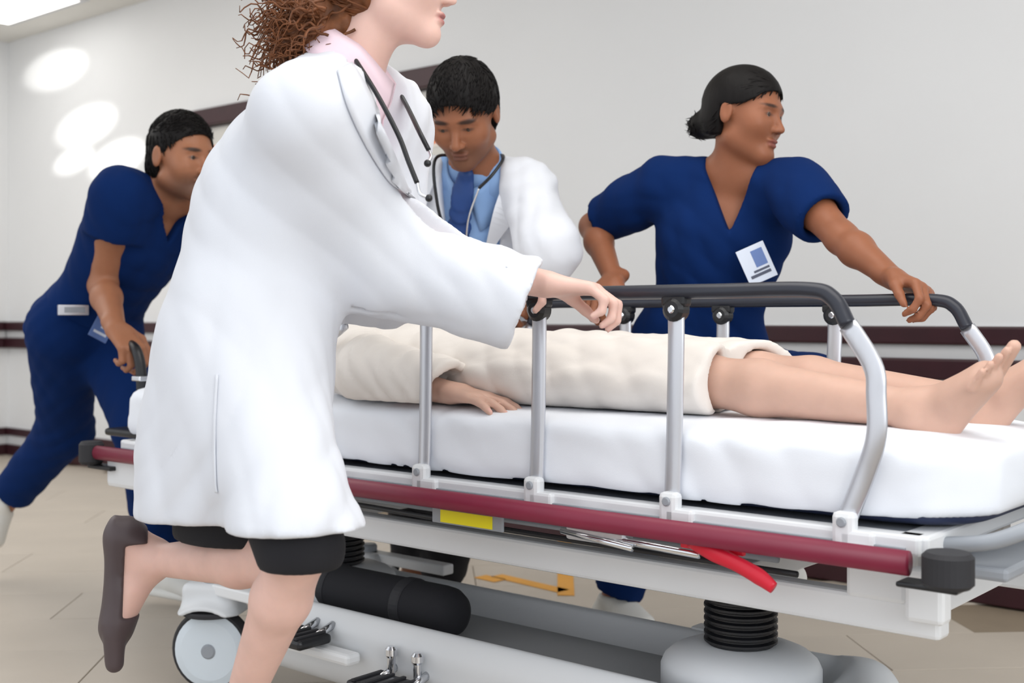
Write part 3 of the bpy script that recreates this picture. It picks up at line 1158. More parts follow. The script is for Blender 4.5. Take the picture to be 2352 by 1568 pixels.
# base cover: long moulded tray
FB = Field(A(-2.72, 1.62, .05), A(-.62, 2.36, .36), .0085)
Rx = [A(1, 0, 0), A(0, 1, 0), A(0, 0, 1)]
FB.box(A(-1.58, 1.93, .183), Rx, A(.72, .220, .093), .07, .02)
FB.cone(A(-.905, 1.86, .185), A(-.99, 1.92, .180), .165, .18, .06, flat=(UP, .62))
FB.box(A(-1.60, 1.935, .290), Rx, A(.64, .178, .085), .06, .02, 's')
FB.cone(A(-1.02, 1.92, .285), A(-1.02, 1.93, .285), .15, .15, .03, 's', flat=(UP, .35))
FB.obj('base_cover', M_BASE, ST)
box2('tray_liner', (-2.14, 1.80, .203), (-1.02, 2.07, .2065), M_TRAY, ST, .001)
# castors
for a, n, y in ((-2.42, 1.73, .55), (-2.42, 2.24, -.2), (-.95, 1.73, .2), (-1.16, 2.14, -.3)):
    bm = bmesh.new()
    add_lathe(bm, (a, n, .100), [(.078, -.020), (.094, -.018), (.100, -.010), (.100, .010), (.094, .018), (.078, .020)], 1, 36)
    w = link('castor_wheel', bm_mesh('castor_wheel', bm), M_RUBBER, ST)
    bm = bmesh.new()
    add_lathe(bm, (a, n, .100), [(.030, -.029), (.070, -.027), (.088, -.021), (.088, .021), (.070, .027), (.030, .029)], 1, 36)
    link('wheel_cover', bm_mesh('wheel_cover', bm), M_WHEEL, w)
    lathe_obj('axle_cap', (a, n, .100), [(.014, -.033), (.018, -.030), (.018, .030), (.014, .033)], M_GREYMETAL, w, 1, 20)
    FC = Field(A(a - .14, n - .07, .10), A(a + .14, n + .07, .29), .005)
    FC.cone(A(a, n - .018, .105), A(a, n + .018, .105), .118, .118, .01)
    FC.cone(A(a, n - .1, .10), A(a, n + .1, .10), .104, .104, .004, 's')
    FC.plane(A(0, 0, .190), A(0, 0, -1))
    FC.box(A(a, n, .228), Rx, A(.070, .036, .034), .018, .02)
    FC.obj('castor_fender', M_BASE, ST)
    for nm in ('castor_wheel', 'castor_fender'):
        ob = [o_ for o_ in ST.children if o_.name.split('.')[0] == nm][-1]
        piv = Vector((a, n, 0))
        ob.matrix_world = Matrix.Translation(piv) @ Matrix.Rotation(y, 4, 'Z') @ Matrix.Translation(-piv) @ ob.matrix_world
    lathe_obj('castor_stem', (a, n, 0), [(.022, .235), (.022, .275), (.017, .280)], M_GREYMETAL, ST)
    box2('castor_arm', (a + (.02 if a < -1.5 else -.16), n - .02, .235), (a + (.30 if a < -1.5 else -.02), n + .02, .262), M_WHITEMETAL, ST, .005)
    lathe_obj('brake_band', (a, n, 0), [(.070, .186), (.074, .189), (.074, .195), (.070, .198)], M_RUBBER, ST)
# brake and steer pedals on the near side
for k, (a, z0, ln) in enumerate(((-2.05, .205, .11), (-1.80, .155, .15))):
    pd = box2('foot_pedal', (a, 1.60, z0), (a + ln, 1.69, z0 + .022), M_BLACKP, ST, .008)
    for j in range(4):
        box2('pedal_rib', (a + .015 + j * ln / 4.6, 1.603, z0 + .021), (a + .024 + j * ln / 4.6, 1.685, z0 + .026), M_RUBBER, pd, .001)
    tube_obj('pedal_arm', [(a + .03, 1.66, z0 + .01), (a + .03, 1.72, z0 + .03)], .009, M_CHROME, pd, 10)
    tube_obj('pedal_arm', [(a + ln - .03, 1.66, z0 + .01), (a + ln - .03, 1.72, z0 + .03)], .009, M_CHROME, pd, 10)
for a in (-1.765, -1.69):
    lathe_obj('pedal_pin', (a, 1.695, .172), [(.008, 0), (.009, .035), (.013, .040), (.013, .052), (.008, .058)], M_CHROME, ST)
box2('pedal_link', (-2.16, 1.66, .175), (-1.86, 1.70, .20), M_WHITEMETAL, ST, .008)

# side rails


def side_rail(n, z, a_list, a0, a1, near):
    s_out = -1 if near else 1
    zt = z
    cr = .055
    path = [(a0 - .045, n, zt - .05), (a0 - .025, n, zt - .014)] + [(a0 + .02, n, zt)] + [(a0 + (a1 - a0) * k / 6, n, zt) for k in range(1, 6)] + [(a1 - .02, n, zt), (a1 + .025, n, zt - .014), (a1 + .05, n, zt - .055)]
    rail = tube_obj('side_rail', path, .0128, M_RAIL, ST, 14, 90, flat=((0, 1, 0), 1.15))
    yb = n + (.004 if near else -.004)
    zb = .566
    for i, a in enumerate(a_list):
        end = i in (0, len(a_list) - 1)
        sg = -1 if i == 0 else 1
        if end:
            at = a0 - .045 if i == 0 else a1 + .05
            pts = [(at, n, zt - .055), (a + sg * .045, n, .826), (a + sg * .05, n, .78), (a + sg * .05, n, .72), (a + sg * .03, yb, .66), (a, yb, zb + .02)]
            pp = [A(*x) for x in pts]
        else:
            pp = [A(a, n, zt - .03), A(a, n, .85), A(a - .006, yb, .70), A(a - .010, yb, zb + .02)]
        bm = bmesh.new()
        path2 = catmull(pp, 28)
        add_tube(bm, path2, .0165, 12, flat=((0, 1, 0), .45))
        link('rail_post', bm_mesh('rail_post', bm, True), M_ALU, rail)
        if not end:
            Rk = A(a, n, zt - .022)
            bm = bmesh.new()
            add_lathe(bm, (a, n, zt - .030), [(.014, -.016), (.021, -.010), (.021, .010), (.014, .016)], 1, 20)
            add_box(bm, (a, n, zt - .016), (.050, .024, .020), .006)
            link('rail_hub', bm_mesh('rail_hub', bm), M_BLACKP, rail)
            lathe_obj('hub_screw', (a, n, zt - .030), [(.005, -.019), (.007, -.017), (.007, .017), (.005, .019)], M_CHROME, rail, 1, 12)
        fa = pp[-1][0]
        bm = bmesh.new()
        yy = n - .008 if near else n + .008
        add_box(bm, (fa + .004, yy, zb + .006), (.036, .026, .062), .008)
        add_box(bm, (fa + .026, yy - .004 * s_out * -1, zb - .004), (.055, .018, .030), .006)
        link('rail_bracket', bm_mesh('rail_bracket', bm), M_WHITEMETAL, rail)
        lathe_obj('hinge_pin', (fa + .004, yy, zb + .022), [(.006, -.017), (.008, -.015), (.008, .015), (.006, .017)], M_GREYMETAL, rail, 1, 12)
    return rail


side_rail(1.73, .943, (-2.0, -1.70, -1.405, -1.105, -.80), -1.90, -.845, True)
side_rail(2.34, .934, (-1.91, -1.637, -1.372, -1.105, -.84), -1.88, -.88, False)
# push handles at the head end and the foot-end frame
for n in (1.80, 2.28):
    ph = tube_obj('push_handle', [(A0 - .03, n, .575), (A0 - .035, n, .66), (A0 - .04, n, .75), (A0 - .06, n, .805), (A0 - .11, n + .01, .825), (A0 - .17, n + .03, .828)], .0145, M_BLACKP, ST, 14, 40)
    box2('handle_socket', (A0 - .055, n - .025, .577), (A0 + .0, n + .025, .635), M_WHITEMETAL, ph, .006)
    box2('handle_clip', (A0 - .06, n - .018, .728), (A0 - .02, n + .018, .742), M_CHROME, ph, .003)
bm = bmesh.new()
add_tube(bm, catmull([(A1 + .02, 1.80, .555), (A1 + .10, 1.80, .57), (A1 + .16, 1.86, .60), (A1 + .17, 2.04, .61), (A1 + .16, 2.22, .60), (A1 + .10, 2.28, .57), (A1 + .02, 2.28, .555)], 60), .012, 12)
fh = link('foot_handle', bm_mesh('foot_handle', bm, True), M_GREYMETAL, ST)
tube_obj('handle_grip', [(A1 + .168, 1.93, .606), (A1 + .17, 2.04, .61), (A1 + .168, 2.15, .606)], .0165, M_BLACKP, fh, 14, 20)
box2('head_deck_tip', (A0 - .16, 1.76, .578), (A0 + .02, 2.32, .598), M_BLACKP, ST, .008)
box2('foot_shelf', (A1 + .0, 1.80, .510), (A1 + .12, 2.28, .530), M_GREYMETAL, ST, .006)
box2('foot_socket', (A1 + .02, 2.24, .47), (A1 + .10, 2.31, .60), M_BLACKP, ST, .008)
box2('foot_socket', (A1 - .02, 1.76, .44), (A1 + .04, 1.80, .52), M_WHITEMETAL, ST, .008)

# mattress, sheet, pillow
FM = Field(A(-2.86, 1.68, .55), A(-.52, 2.42, .74), .01)
FM.loft([(A(-2.81, 2.04, .637), .262, .058), (A(-2.75, 2.04, .637), .274, .060), (A(-1.0, 2.04, .637), .274, .060), (A(-.74, 2.04, .637), .268, .060), (A(-.662, 2.04, .637), .228, .058), (A(-.628, 2.04, .637), .17, .052)], A(0, 1, 0), .01, power=8.0)
m = FM.obj('mattress', M_MATT)
tag(m, 'dark navy mattress with rounded corners under the white sheet', 'mattress')
FS = Field(A(-2.88, 1.68, .55), A(-.54, 2.40, .76), .0075)
FS.loft([(A(-2.83, 2.04, .645), .275, .062), (A(-2.76, 2.04, .645), .292, .072), (A(-1.7, 2.04, .645), .297, .074), (A(-1.0, 2.04, .645), .297, .074), (A(-.74, 2.04, .644), .285, .072), (A(-.655, 2.04, .642), .240, .066), (A(-.612, 2.04, .640), .18, .058)], A(0, 1, 0), .01, power=6.0)
FS.folds(.0022, 7, 5, dirs=[A(.25, .1, 1), A(.5, 0, 1), A(.1, .3, 1)], n=6)
FS.carve(lambda x, y, z: z - (.584 + .004 * np.sin(x * 9 + 1) + np.maximum(x + 1.35, 0) * .012), A(0, 0, 0), Rx, 3.0, .004)
FS.loft([(A(-2.80, 2.04, .60), .255, .07), (A(-2.75, 2.04, .60), .277, .098), (A(-1.7, 2.04, .60), .280, .100), (A(-1.0, 2.04, .60), .280, .100), (A(-.745, 2.04, .60), .268, .098), (A(-.668, 2.04, .60), .222, .092), (A(-.632, 2.04, .60), .16, .08)], A(0, 1, 0), .002, 's', power=8.0)
m = FS.obj('bed_sheet', M_SHEET)
tag(m, 'white fitted sheet stretched over the stretcher mattress', 'bed sheet')
FP = Field(A(-2.86, 1.72, .68), A(-2.2, 2.36, .86), .008)
FP.ell(A(-2.50, 2.04, .755), Rx, A(.24, .25, .058), .01)
FP.box(A(-2.50, 2.04, .738), Rx, A(.22, .23, .03), .03, .04)
FP.folds(.004, 9, 8, n=5)
m = FP.obj('pillow', M_PILLOW)
tag(m, 'white pillow under the head of the patient on the stretcher', 'pillow')

# oxygen bottle in a black sleeve lying in the base tray
ox = thing('oxygen_bottle', 'black cylinder bottle lying in the grey base tray of the stretcher', 'gas bottle', (-1.95, 1.86, .245))
oy, oz, orr = 1.87, .264, .056
lathe_obj('bottle_sleeve', (0, oy, oz), [(.030, -2.30), (.046, -2.29), (orr, -2.265), (orr, -1.79), (.054, -1.765), (.044, -1.745), (.026, -1.735)], M_BLACKC, ox, 0, 36, True)
lathe_obj('bottle_valve', (0, oy, oz), [(.014, -2.36), (.018, -2.35), (.018, -2.31), (.024, -2.30)], M_CHROME, ox, 0, 20)
for a in (-2.15, -1.90):
    lathe_obj('sleeve_band', (0, oy, oz), [(orr + .001, a), (orr + .003, a + .004), (orr + .003, a + .026), (orr + .001, a + .03)], M_RUBBER, ox, 0, 36)


# ================================================================== THE PEOPLE
def report(name, J):
    d = lambda a, b: round(float(np.linalg.norm(J[a] - J[b])), 3)
    print('LENGTHS', name, 'torso', d('hip', 'neck'), 'neck-head', d('neck', 'head'), 'shoulders', d('sh_r', 'sh_l'),
          'arm r', d('sh_r', 'el_r'), d('el_r', 'wr_r'), 'arm l', d('sh_l', 'el_l'), d('el_l', 'wr_l'),
          'leg r', d('hp_r', 'kn_r'), d('kn_r', 'an_r'), 'leg l', d('hp_l', 'kn_l'), d('kn_l', 'an_l'))


def lat_of(fwd):
    return nrm(np.cross(UP, fwd))


def trousers(root, J, fwd, mat_, r=(.105, .082, .066), prof=TORSO_M, cut=.05, waist=.12, amp=.004, seed=4):
    pts = [J[k] for k in ('hip', 'kn_r', 'kn_l', 'an_r', 'an_l', 'hp_r', 'hp_l')]
    F = field_around(pts, .22, .0075)
    F.loft(torso_secs(J['hip'], J['neck'], fwd, prof, -.2, .25), J['lat'], .04, off=.010)
    for a in 'rl':
        hp, kn, an = J['hp_' + a], J['kn_' + a], J['an_' + a]
        F.cone(hp, kn, r[0], r[1], .05)
        dn = nrm(an - kn)
        F.cone(kn, an, r[1], r[2], .04)
    F.folds(amp, 9, seed, dirs=[nrm(J['kn_r'] - J['hp_r']) * .6 + fwd * .5, fwd, UP * .7 + J['lat'] * .4], n=6)
    for a in 'rl':
        kn, an = J['kn_' + a], J['an_' + a]
        dn = nrm(an - kn)
        Rr = head_axes(dn, fwd)
        F.carve(lambda x, y, z: np.maximum(np.sqrt(x * x + z * z) - .14, -y), an - dn * cut, Rr, .25, .004)
        F.cone(an - dn * (cut + .10), an, r[2] * .75, r[2] - .008, .006, 's')
    F.obj('trousers', mat_, root)


def scrub_top(root, J, fwd, prof, sl_end, hem, wide=1.05, off=.016, sr=(.070, .072, .074), vdepth=.17, vwidth=.075, amp=.0045, seed=2, hem_flare=.02):
    """sl_end: sleeve ends for r and l; hem: fraction of the torso below the hip where the top ends"""
    pts = [J[k] for k in ('hip', 'neck', 'sh_r', 'sh_l')] + list(sl_end)
    F = field_around(pts, .24, .0065)
    for a, e in zip('rl', sl_end):
        sh = J['sh_' + a]
        sleeve(F, sh, sh + (e - sh) * .5, e, *sr, k=.045, hollow=.10)
    secs = torso_secs(J['hip'], J['neck'], fwd, prof, .05, .95, wide)
    L = J['hip'] - J['neck']
    low = [(J['hip'] + L * h + fwd * -.004, .172 * wide + hem_flare * (h + .1), .112 + hem_flare * (h + .1)) for h in (hem, hem * .5, 0)]
    F.loft(low + secs, J['lat'], .045, off=off, axis=-L)
    for a, e in zip('rl', sl_end):
        sh, el = J['sh_' + a], J['el_' + a]
        F.cone(J['neck'] + (sh - J['neck']) * .35 - UP * .012, sh, .058, sr[0], .05)
    F.folds(amp, 8, seed, dirs=[J['lat'] * .6 + UP, fwd + UP * .6, J['lat'] + UP * .3], n=7)
    vneck(F, J['neck'] + fwd * .0, fwd, J['lat'], vdepth, vwidth)
    o = F.obj('scrub_top', M_NAVY, root)
    # neckline facing
    return o


def sneaker(root, an, d, down, side, s=1.0):
    F = field_around([an - d * .1, an + d * .22, an + nrm(down) * .1], .09, .005)
    build_foot(F, an, d, down, s * 1.0, False, side)
    F.F -= .011
    dn = perp(nrm(d), down)
    F.carve(lambda x, y, z: np.maximum(-z - .0 + y * .35, np.abs(y) - .5) * 0 - (z - .012 - np.maximum(y - .03, 0) * .25), an, [np.cross(nrm(d), -dn), nrm(d), -dn], .2, .006)
    sh = F.obj('shoe', M_SHOEW, root)
    # moulded sole and laces
    F2 = field_around([an - d * .1, an + d * .22, an + dn * .1], .06, .005)
    sv = np.cross(nrm(d), dn)
    c = an + d * .045 * s + dn * .088 * s
    F2.box(c, [nrm(d), sv, dn], A(.135 * s, .043 * s, .013), .012, .01)
    F2.obj('sole', M_SHOEW, sh)
    bm = bmesh.new()
    for k in range(4):
        p = an + d * (.045 + .022 * k) * s - dn * (-.004 - .012 * k) * s * 1.0
        add_tube(bm, [p - sv * .026 * s, p - dn * .008, p + sv * .026 * s], .0028, 6)
    link('laces', bm_mesh('laces', bm, True), M_SHOEW, sh)


# ---------------------------------------------------------------- the patient on the stretcher
J = dict(bare=True, fwd=UP, lat=A(0, 1, 0), hip=A(-1.60, 2.03, .772), neck=A(-2.14, 2.03, .792), head=A(-2.335, 2.03, .850), hf=nrm(A(.28, -.05, 1)), hu=A(-1, 0, .25),
         sh_r=A(-2.09, 1.880, .800), el_r=A(-1.915, 1.778, .776), wr_r=A(-1.700, 1.798, .744),
         sh_l=A(-2.07, 2.185, .800), el_l=A(-1.90, 2.265, .768), wr_l=A(-1.70, 2.235, .745),
         hp_r=A(-1.60, 1.945, .776), kn_r=A(-1.165, 1.925, .782), an_r=A(-.765, 1.925, .748),
         hp_l=A(-1.60, 2.115, .776), kn_l=A(-1.165, 2.125, .782), an_l=A(-.750, 2.120, .750))
report('patient', J)
PA = thing('person', 'patient in a cream gown lying barefoot on the stretcher', 'person', (-1.60, 2.03, .715))
body, R = build_body('patient', PA, J, (206, 168, 150), True, head=dict(lips=(190, 120, 112), brow=(90, 62, 44)), s=.95, legr=.88,
                     hands=dict(r=dict(d=A(1, -.02, -.08), palm=A(0, 0, -1), curl=(6, 12, 8), s=.98, nail=(226, 176, 166), thumb=(.8, .5, .25)),
                                l=dict(d=A(1, .02, -.08), palm=A(0, 0, -1), curl=(6, 12, 8), s=.98)),
                     feet=dict(r=dict(d=A(.60, -.10, .80), down=A(1, 0, -.6), toes=True, s=.93), l=dict(d=A(.58, .06, .81), down=A(1, 0, -.6), toes=True, s=.93)))
F, L = hair_cap(J['head'], R, .95, sideburn=False, thick=.016, back_z=-.09)
F.obj('hair', M_HAIRB, PA)
F = Field(A(-2.30, 1.66, .69), A(-1.05, 2.40, .96), .0065)
sl = J['wr_r'] + A(-.01, 0, .006)
sleeve(F, J['sh_l'], J['el_l'], J['wr_l'] + A(-.02, 0, .004), .078, .070, .062, k=.03, hollow=.12)
F.loft([(A(-2.17, 2.03, .800), .10, .070), (A(-2.11, 2.04, .795), .18, .088), (A(-1.99, 2.04, .793), .185, .094), (A(-1.92, 2.035, .792), .182, .096), (A(-1.75, 2.03, .785), .192, .088),
        (A(-1.58, 2.025, .783), .208, .080), (A(-1.40, 2.025, .778), .205, .074), (A(-1.25, 2.025, .774), .200, .070), (A(-1.09, 2.025, .770), .196, .066)], A(0, 1, 0), .025, power=2.3)
for a in 'rl':
    F.cone(J['hp_' + a], J['kn_' + a] + A(.06, 0, 0), .090, .068, .03)
F.folds(.0058, 8, 12, dirs=[A(.7, .2, -.7), A(1, .3, .2), A(.5, -.6, -.5), A(.3, .8, 0)], n=8)
F.carve(lambda x, y, z: -(x + 1.145 + .03 * np.sin(y * 16) - .05 * (y - 2.03)), A(0, 0, 0), Rx, 3.0, .004)
for a in 'rl':
    F.cone(J['kn_' + a] + A(-.03, 0, 0), J['kn_' + a] + A(.12, 0, -.004), .055, .056, .006, 's')
F.plane(A(0, 0, .722), A(0, 0, -1), .01)
gown = F.obj('gown', M_GOWN, PA)
F = field_around([J['sh_r'], J['el_r'], J['wr_r']], .12, .0055)
sleeve(F, J['sh_r'], J['el_r'] + A(0, .004, .004), sl, .084, .072, .060, k=.02, hollow=.12, cut=A(1, -.05, -.35))
F.folds(.0055, 13, 14, dirs=[A(1, .1, -.3), A(1, -.3, .5), A(.6, .2, 1)], n=8)
F.plane(A(0, 0, .722), A(0, 0, -1), .01)
F.obj('gown_sleeve', M_GOWN, PA)

# ---------------------------------------------------------------- the woman doctor running in front
ff = look(620, 80)
J = dict(fwd=ff, lat=lat_of(ff), hip=Pt(585, 805, 2.11), neck=Pt(792, 172, 2.06), head=Pt(905, -52, 2.04), hf=look(905, 82, -4), hu=UP)
rt = -J['lat']
J['sh_r'] = Pt(706, 262, 1.93)
J['sh_l'] = J['neck'] - rt * .155 - UP * .055 + ff * .05
J['wr_r'] = Pt(1250, 652, 2.06)
J['el_r'] = solve(J['sh_r'], 880, 560, .275, 1.6, 2.3, True)
J['wr_l'] = A(-1.50, 1.665, .985)
J['el_l'] = (J['sh_l'] + J['wr_l']) / 2 + A(-.09, -.05, -.13)
J['hp_r'] = J['hip'] + rt * .085 + UP * -.02
J['hp_l'] = J['hip'] - rt * .085 + UP * -.02
J['kn_r'] = solve(J['hp_r'], 690, 1258, .37, 1.6, 2.3)
J['an_r'] = solve(J['kn_r'], 545, 1640, .40, 1.5, 2.6, True)
J['kn_l'] = solve(J['hp_l'], 640, 1284, .41, 1.9, 2.6)
J['an_l'] = solve(J['kn_l'], 352, 1286, .36, 1.9, 2.7, True)
report('woman doctor', J)
DR = thing('person', 'red haired woman doctor in a white coat running and gripping the stretcher rail', 'person', (J['hip'][0], J['hip'][1], 0))
dl = nrm(Pt(330, 1475, 2.2) - Pt(338, 1292, 2.2))
fr_d = look(560, 88, -28)
body, R = build_body('doctor', DR, J, (229, 190, 177), True, head=dict(lips=(176, 104, 104), brow=(140, 92, 60)), s=.97, legr=.80,
                     hands=dict(r=dict(d=A(.80, .58, -.10), palm=A(.05, .0, -1), curl=(28, 55, 40), s=.96, thumb=(.75, .45, .5), nail=(228, 176, 170)),
                                l=dict(d=A(.75, .6, -.1), palm=A(0, 0, -1), curl=(28, 55, 40), s=.96)),
                     feet=dict(l=dict(d=dl, down=look(300, -90, -14), s=.92), r=dict(d=fr_d, down=A(0, 0, -1), s=.92)))


def flat_shoe(an, d, down, s, side):
    dn = perp(nrm(d), down)
    sv = np.cross(nrm(d), dn)
    F = field_around([an - d * .1, an + d * .2, an + dn * .1], .08, .004)
    build_foot(F, an, d, dn, s, True, side)
    F.F -= .004
    F.cone(an + d * .13 * s + dn * .062 * s, an + d * .172 * s + dn * .064 * s, .036 * s, .024 * s, .02, flat=(dn, .6))

    def keep(x, y, z):
        y, z = y / s, z / s
        top = np.where(y > .10, .02, np.where(y < -.035, .012, .052))
        return (z - top) * s
    F.carve(keep, an, [sv, nrm(d), dn], .22, .005)
    F.cone(an + d * .105 * s + dn * .066 * s, an - d * .055 * s + dn * .074 * s, .036 * s, .030 * s, .01, flat=(dn, .35))
    F.obj('flat_shoe', M_FLAT, DR)


flat_shoe(J['an_l'], dl, look(300, -90, -14), .95, -1)
flat_shoe(J['an_r'], fr_d, A(0, 0, -1), .95, 1)

# skirt
F = field_around([J['hip'], J['kn_r'], J['kn_l']], .25, .007)
F.loft([(Pt(600, 1228, 2.1), .165, .150), (Pt(590, 1100, 2.1), .170, .140), (Pt(580, 900, 2.1), .172, .125), (Pt(610, 700, 2.1), .135, .100)], J['lat'], .02, axis=UP)
F.cone(J['hp_r'], J['kn_r'], .092, .068, .04)
F.plane(Pt(600, 1222, 2.1), A(0, 0, -1))
F.obj('skirt', M_BLACKC, DR)

# shirt with stand-up collar
nk = J['neck']
F = field_around([nk, J['hip']], .26, .005)
F.loft(torso_secs(J['hip'], nk, ff, TORSO_F, .3, .97), J['lat'], .02, off=.004)
nd = nrm(J['head'] - R[1] * .02 - R[2] * .06 - nk)
collar('shirt_collar', DR, nk, nd, ff, J['lat'], M_PINK, .062, .088, top=.060, drop_back=.055, drop_front=.135, gap=14, tilt=.012)


def open_v(x, y, z):
    d = np.maximum(np.abs(x) - (z + .11) * .26, -(z + .11)) * .9
    return np.maximum(d, -(y - .02))


F.carve(open_v, nk, [J['lat'], ff, UP], .2, .005)
F.folds(.002, 16, 5, n=5)
F.obj('shirt', M_PINK, DR)

# coat
F = field_around([Pt(560, 1150, 2.1), nk, J['sh_r'], J['sh_l'], J['wr_r'], J['wr_l']], .27, .0065)


def S(u0, u1, v, ru, t=2.1):
    return (Pt((u0 + u1) / 2, v, t), ru, (u1 - u0) / 2 / F_PX * t * .985)


cd = nrm(J['wr_r'] - J['el_r'])
sleeve(F, J['sh_r'] - UP * .012, J['el_r'] - UP * .020 - ff * .005, Pt(1202, 700, 2.03), .080, .086, .080, k=.08, hollow=.16, cut=look(1200, 90) * .93 - UP * .36)
cl = nrm(J['wr_l'] - J['el_l'])
sleeve(F, J['sh_l'] - UP * .012, J['el_l'] - UP * .02, J['wr_l'] - cl * .03 - UP * .015, .084, .080, .064, k=.05, hollow=.14)
F.loft([S(328, 792, 1182, .215), S(326, 772, 1090, .212), S(330, 757, 980, .205), S(358, 762, 850, .200), S(392, 768, 720, .188), S(420, 785, 600, .172),
        S(440, 835, 500, .170), S(472, 880, 400, .172), S(530, 900, 310, .170), S(608, 895, 225, .150), S(665, 890, 165, .105), S(715, 860, 122, .068)], J['lat'], .07, axis=UP, power=2.1)
F.cone(nk + (J['sh_r'] - nk) * .3 - UP * .015, J['sh_r'], .062, .072, .06)
F.cone(J['hp_r'] + UP * .03, J['kn_r'], .110, .086, .09)
F.cone(J['kn_r'], J['kn_r'] - UP * .05, .086, .086, .05)
F.cone(nk + (J['sh_l'] - nk) * .3 - UP * .015, J['sh_l'], .062, .078, .05)
F.folds(.0055, 9, 21, dirs=[J['lat'] * .3 + ff + UP * .6, ff + UP * .2, ff * .8 - UP * .5, J['lat'] + ff * .6], n=8)
for (p, q, r) in ((Pt(500, 760, 1.95), Pt(470, 1180, 1.9), .010), (Pt(650, 720, 1.93), Pt(690, 1180, 1.9), .012)):
    pass


def coat_open(x, y, z):
    zz = z + .42
    d = np.maximum(np.abs(x + .01) - zz * .20, -zz * .4) * .9
    return np.maximum(d, -(y - .015))


F.carve(coat_open, nk, [J['lat'], ff, UP], .50, .006)
F.cone(nk - nd * .05, nk + nd * .16, .074, .072, .006, 's')
F.plane(Pt(560, 1168, 2.1), A(.05, -.0, -1), .006)
F.loft([S(360, 760, 1230, .190), S(366, 735, 1100, .188), S(372, 725, 1030, .170)], J['lat'], .004, 's', off=0, axis=UP)
F.cone(J['hp_r'] * .35 + J['kn_r'] * .65, J['kn_r'] - UP * .06, .074, .076, .004, 's')
coat = F.obj('coat', M_COAT, DR)
from mathutils.bvhtree import BVHTree


def overlay(name, target, inner, outer, material, parent, n=26, lift=.003, th=.004):
    """a cloth strip (lapel, pocket, hem) laid on a garment between two lines seen from the front"""
    me = target.data
    co = np.empty(len(me.vertices) * 3, np.float32)
    me.vertices.foreach_get('co', co)
    lp_ = np.empty(len(me.loops), np.int32)
    me.loops.foreach_get('vertex_index', lp_)
    tree = BVHTree.FromPolygons([Vector(x) for x in co.reshape(-1, 3)], lp_.reshape(-1, 4).tolist())
    eye = Vector((0, 0, CAM_H))
    a_, b_ = catmull([(*p, 0) for p in inner], n), catmull([(*p, 0) for p in outer], n)
    bm = bmesh.new()
    rows = []
    last = None
    for i in range(n):
        row = []
        for k in range(6):
            q = a_[i] * (1 - k / 5) + b_[i] * k / 5
            d_ = (Vector(Pt(q[0], q[1], 2.0)) - eye).normalized()
            hit, nv, _, dist = tree.ray_cast(eye, d_)
            if hit is None or (last is not None and abs(dist - last) > .12):
                hit = eye + d_ * (last if last else 2.0)
                nv = -d_
            else:
                last = dist
            if nv.dot(d_) > 0:
                nv = -nv
            row.append(bm.verts.new(hit + nv * lift))
        rows.append(row)
    for i in range(n - 1):
        for k in range(5):
            bm.faces.new((rows[i][k], rows[i + 1][k], rows[i + 1][k + 1], rows[i][k + 1]))
    bmesh.ops.recalc_face_normals(bm, faces=bm.faces[:])
    bmesh.ops.solidify(bm, geom=bm.faces[:], thickness=th)
    return link(name, bm_mesh(name, bm, True), material, parent)


overlay('lapel', coat, [(806, 150), (848, 225), (892, 318), (922, 392), (940, 442)], [(772, 165), (796, 250), (842, 345), (892, 420), (936, 450)], M_COAT, coat)
overlay('side_seam', coat, [(498, 860), (492, 980), (494, 1100), (497, 1130)], [(503, 860), (497, 980), (499, 1100), (502, 1130)], M_COAT, coat, lift=.0015, th=.0015)
# lapel, collar and pocket of the coat
bm = bmesh.new()


def ribbon(bm, pts, wvec, w, th):
    path = catmull(pts, 24)
    tang = np.gradient(path, axis=0)
    ws = np.interp(np.linspace(0, 1, 24), np.linspace(0, 1, len(w)), w)
    prev = None
    rings = []
    for i in range(24):
        t_ = nrm(tang[i])
        wv = perp(t_, wvec[min(int(i / 24 * len(wvec)), len(wvec) - 1)])
        nv = np.cross(t_, wv)
        rings.append([bm.verts.new(path[i] + wv * ws[i] * s0 + nv * th * s1) for s0, s1 in ((0, 1), (1, 1), (1, -1), (0, -1))])
    for i in range(23):
        for k in range(4):
            bm.faces.new((rings[i][k], rings[i][(k + 1) % 4], rings[i + 1][(k + 1) % 4], rings[i + 1][k]))
    bm.faces.new(rings[0][::-1])
    bm.faces.new(rings[-1])


# stethoscope round her neck


def steth(pts_tube, pts_y1, pts_y2, label, r=.0042, chest=None):
    T = thing('stethoscope', label, 'stethoscope', tuple(pts_tube[0]))
    tube_obj('rubber_tube', pts_tube, r, M_BLACKP, T, 10, 70)
    for pp in (pts_y1, pts_y2):
        if pp is not None:
            e = tube_obj('ear_tube', pp, .0027, M_CHROME, T, 10, 40)
            d_ = nrm(pp[-1] - pp[-2])
            bm_ = bmesh.new()
            bmesh.ops.create_uvsphere(bm_, u_segments=12, v_segments=8, radius=.0062)
            bmesh.ops.translate(bm_, vec=Vector(pp[-1]), verts=bm_.verts)
            link('ear_tip', bm_mesh('ear_tip', bm_, True), M_BLACKP, e)
    if chest is not None:
        c, nn = chest
        Rc = head_axes(nn)
        bm_ = bmesh.new()
        add_lathe(bm_, (0, 0, 0), [(.010, -.006), (.021, -.004), (.022, .003), (.014, .008), (.008, .016)], 2, 24)
        Mx = Matrix([[Rc[j][i] for j in (0, 2, 1)] for i in range(3)]).to_4x4()
        Mx.translation = Vector(c)
        bmesh.ops.transform(bm_, matrix=Mx, verts=bm_.verts)
        link('chest_piece', bm_mesh('chest_piece', bm_, True), M_CHROME, T)
    return T


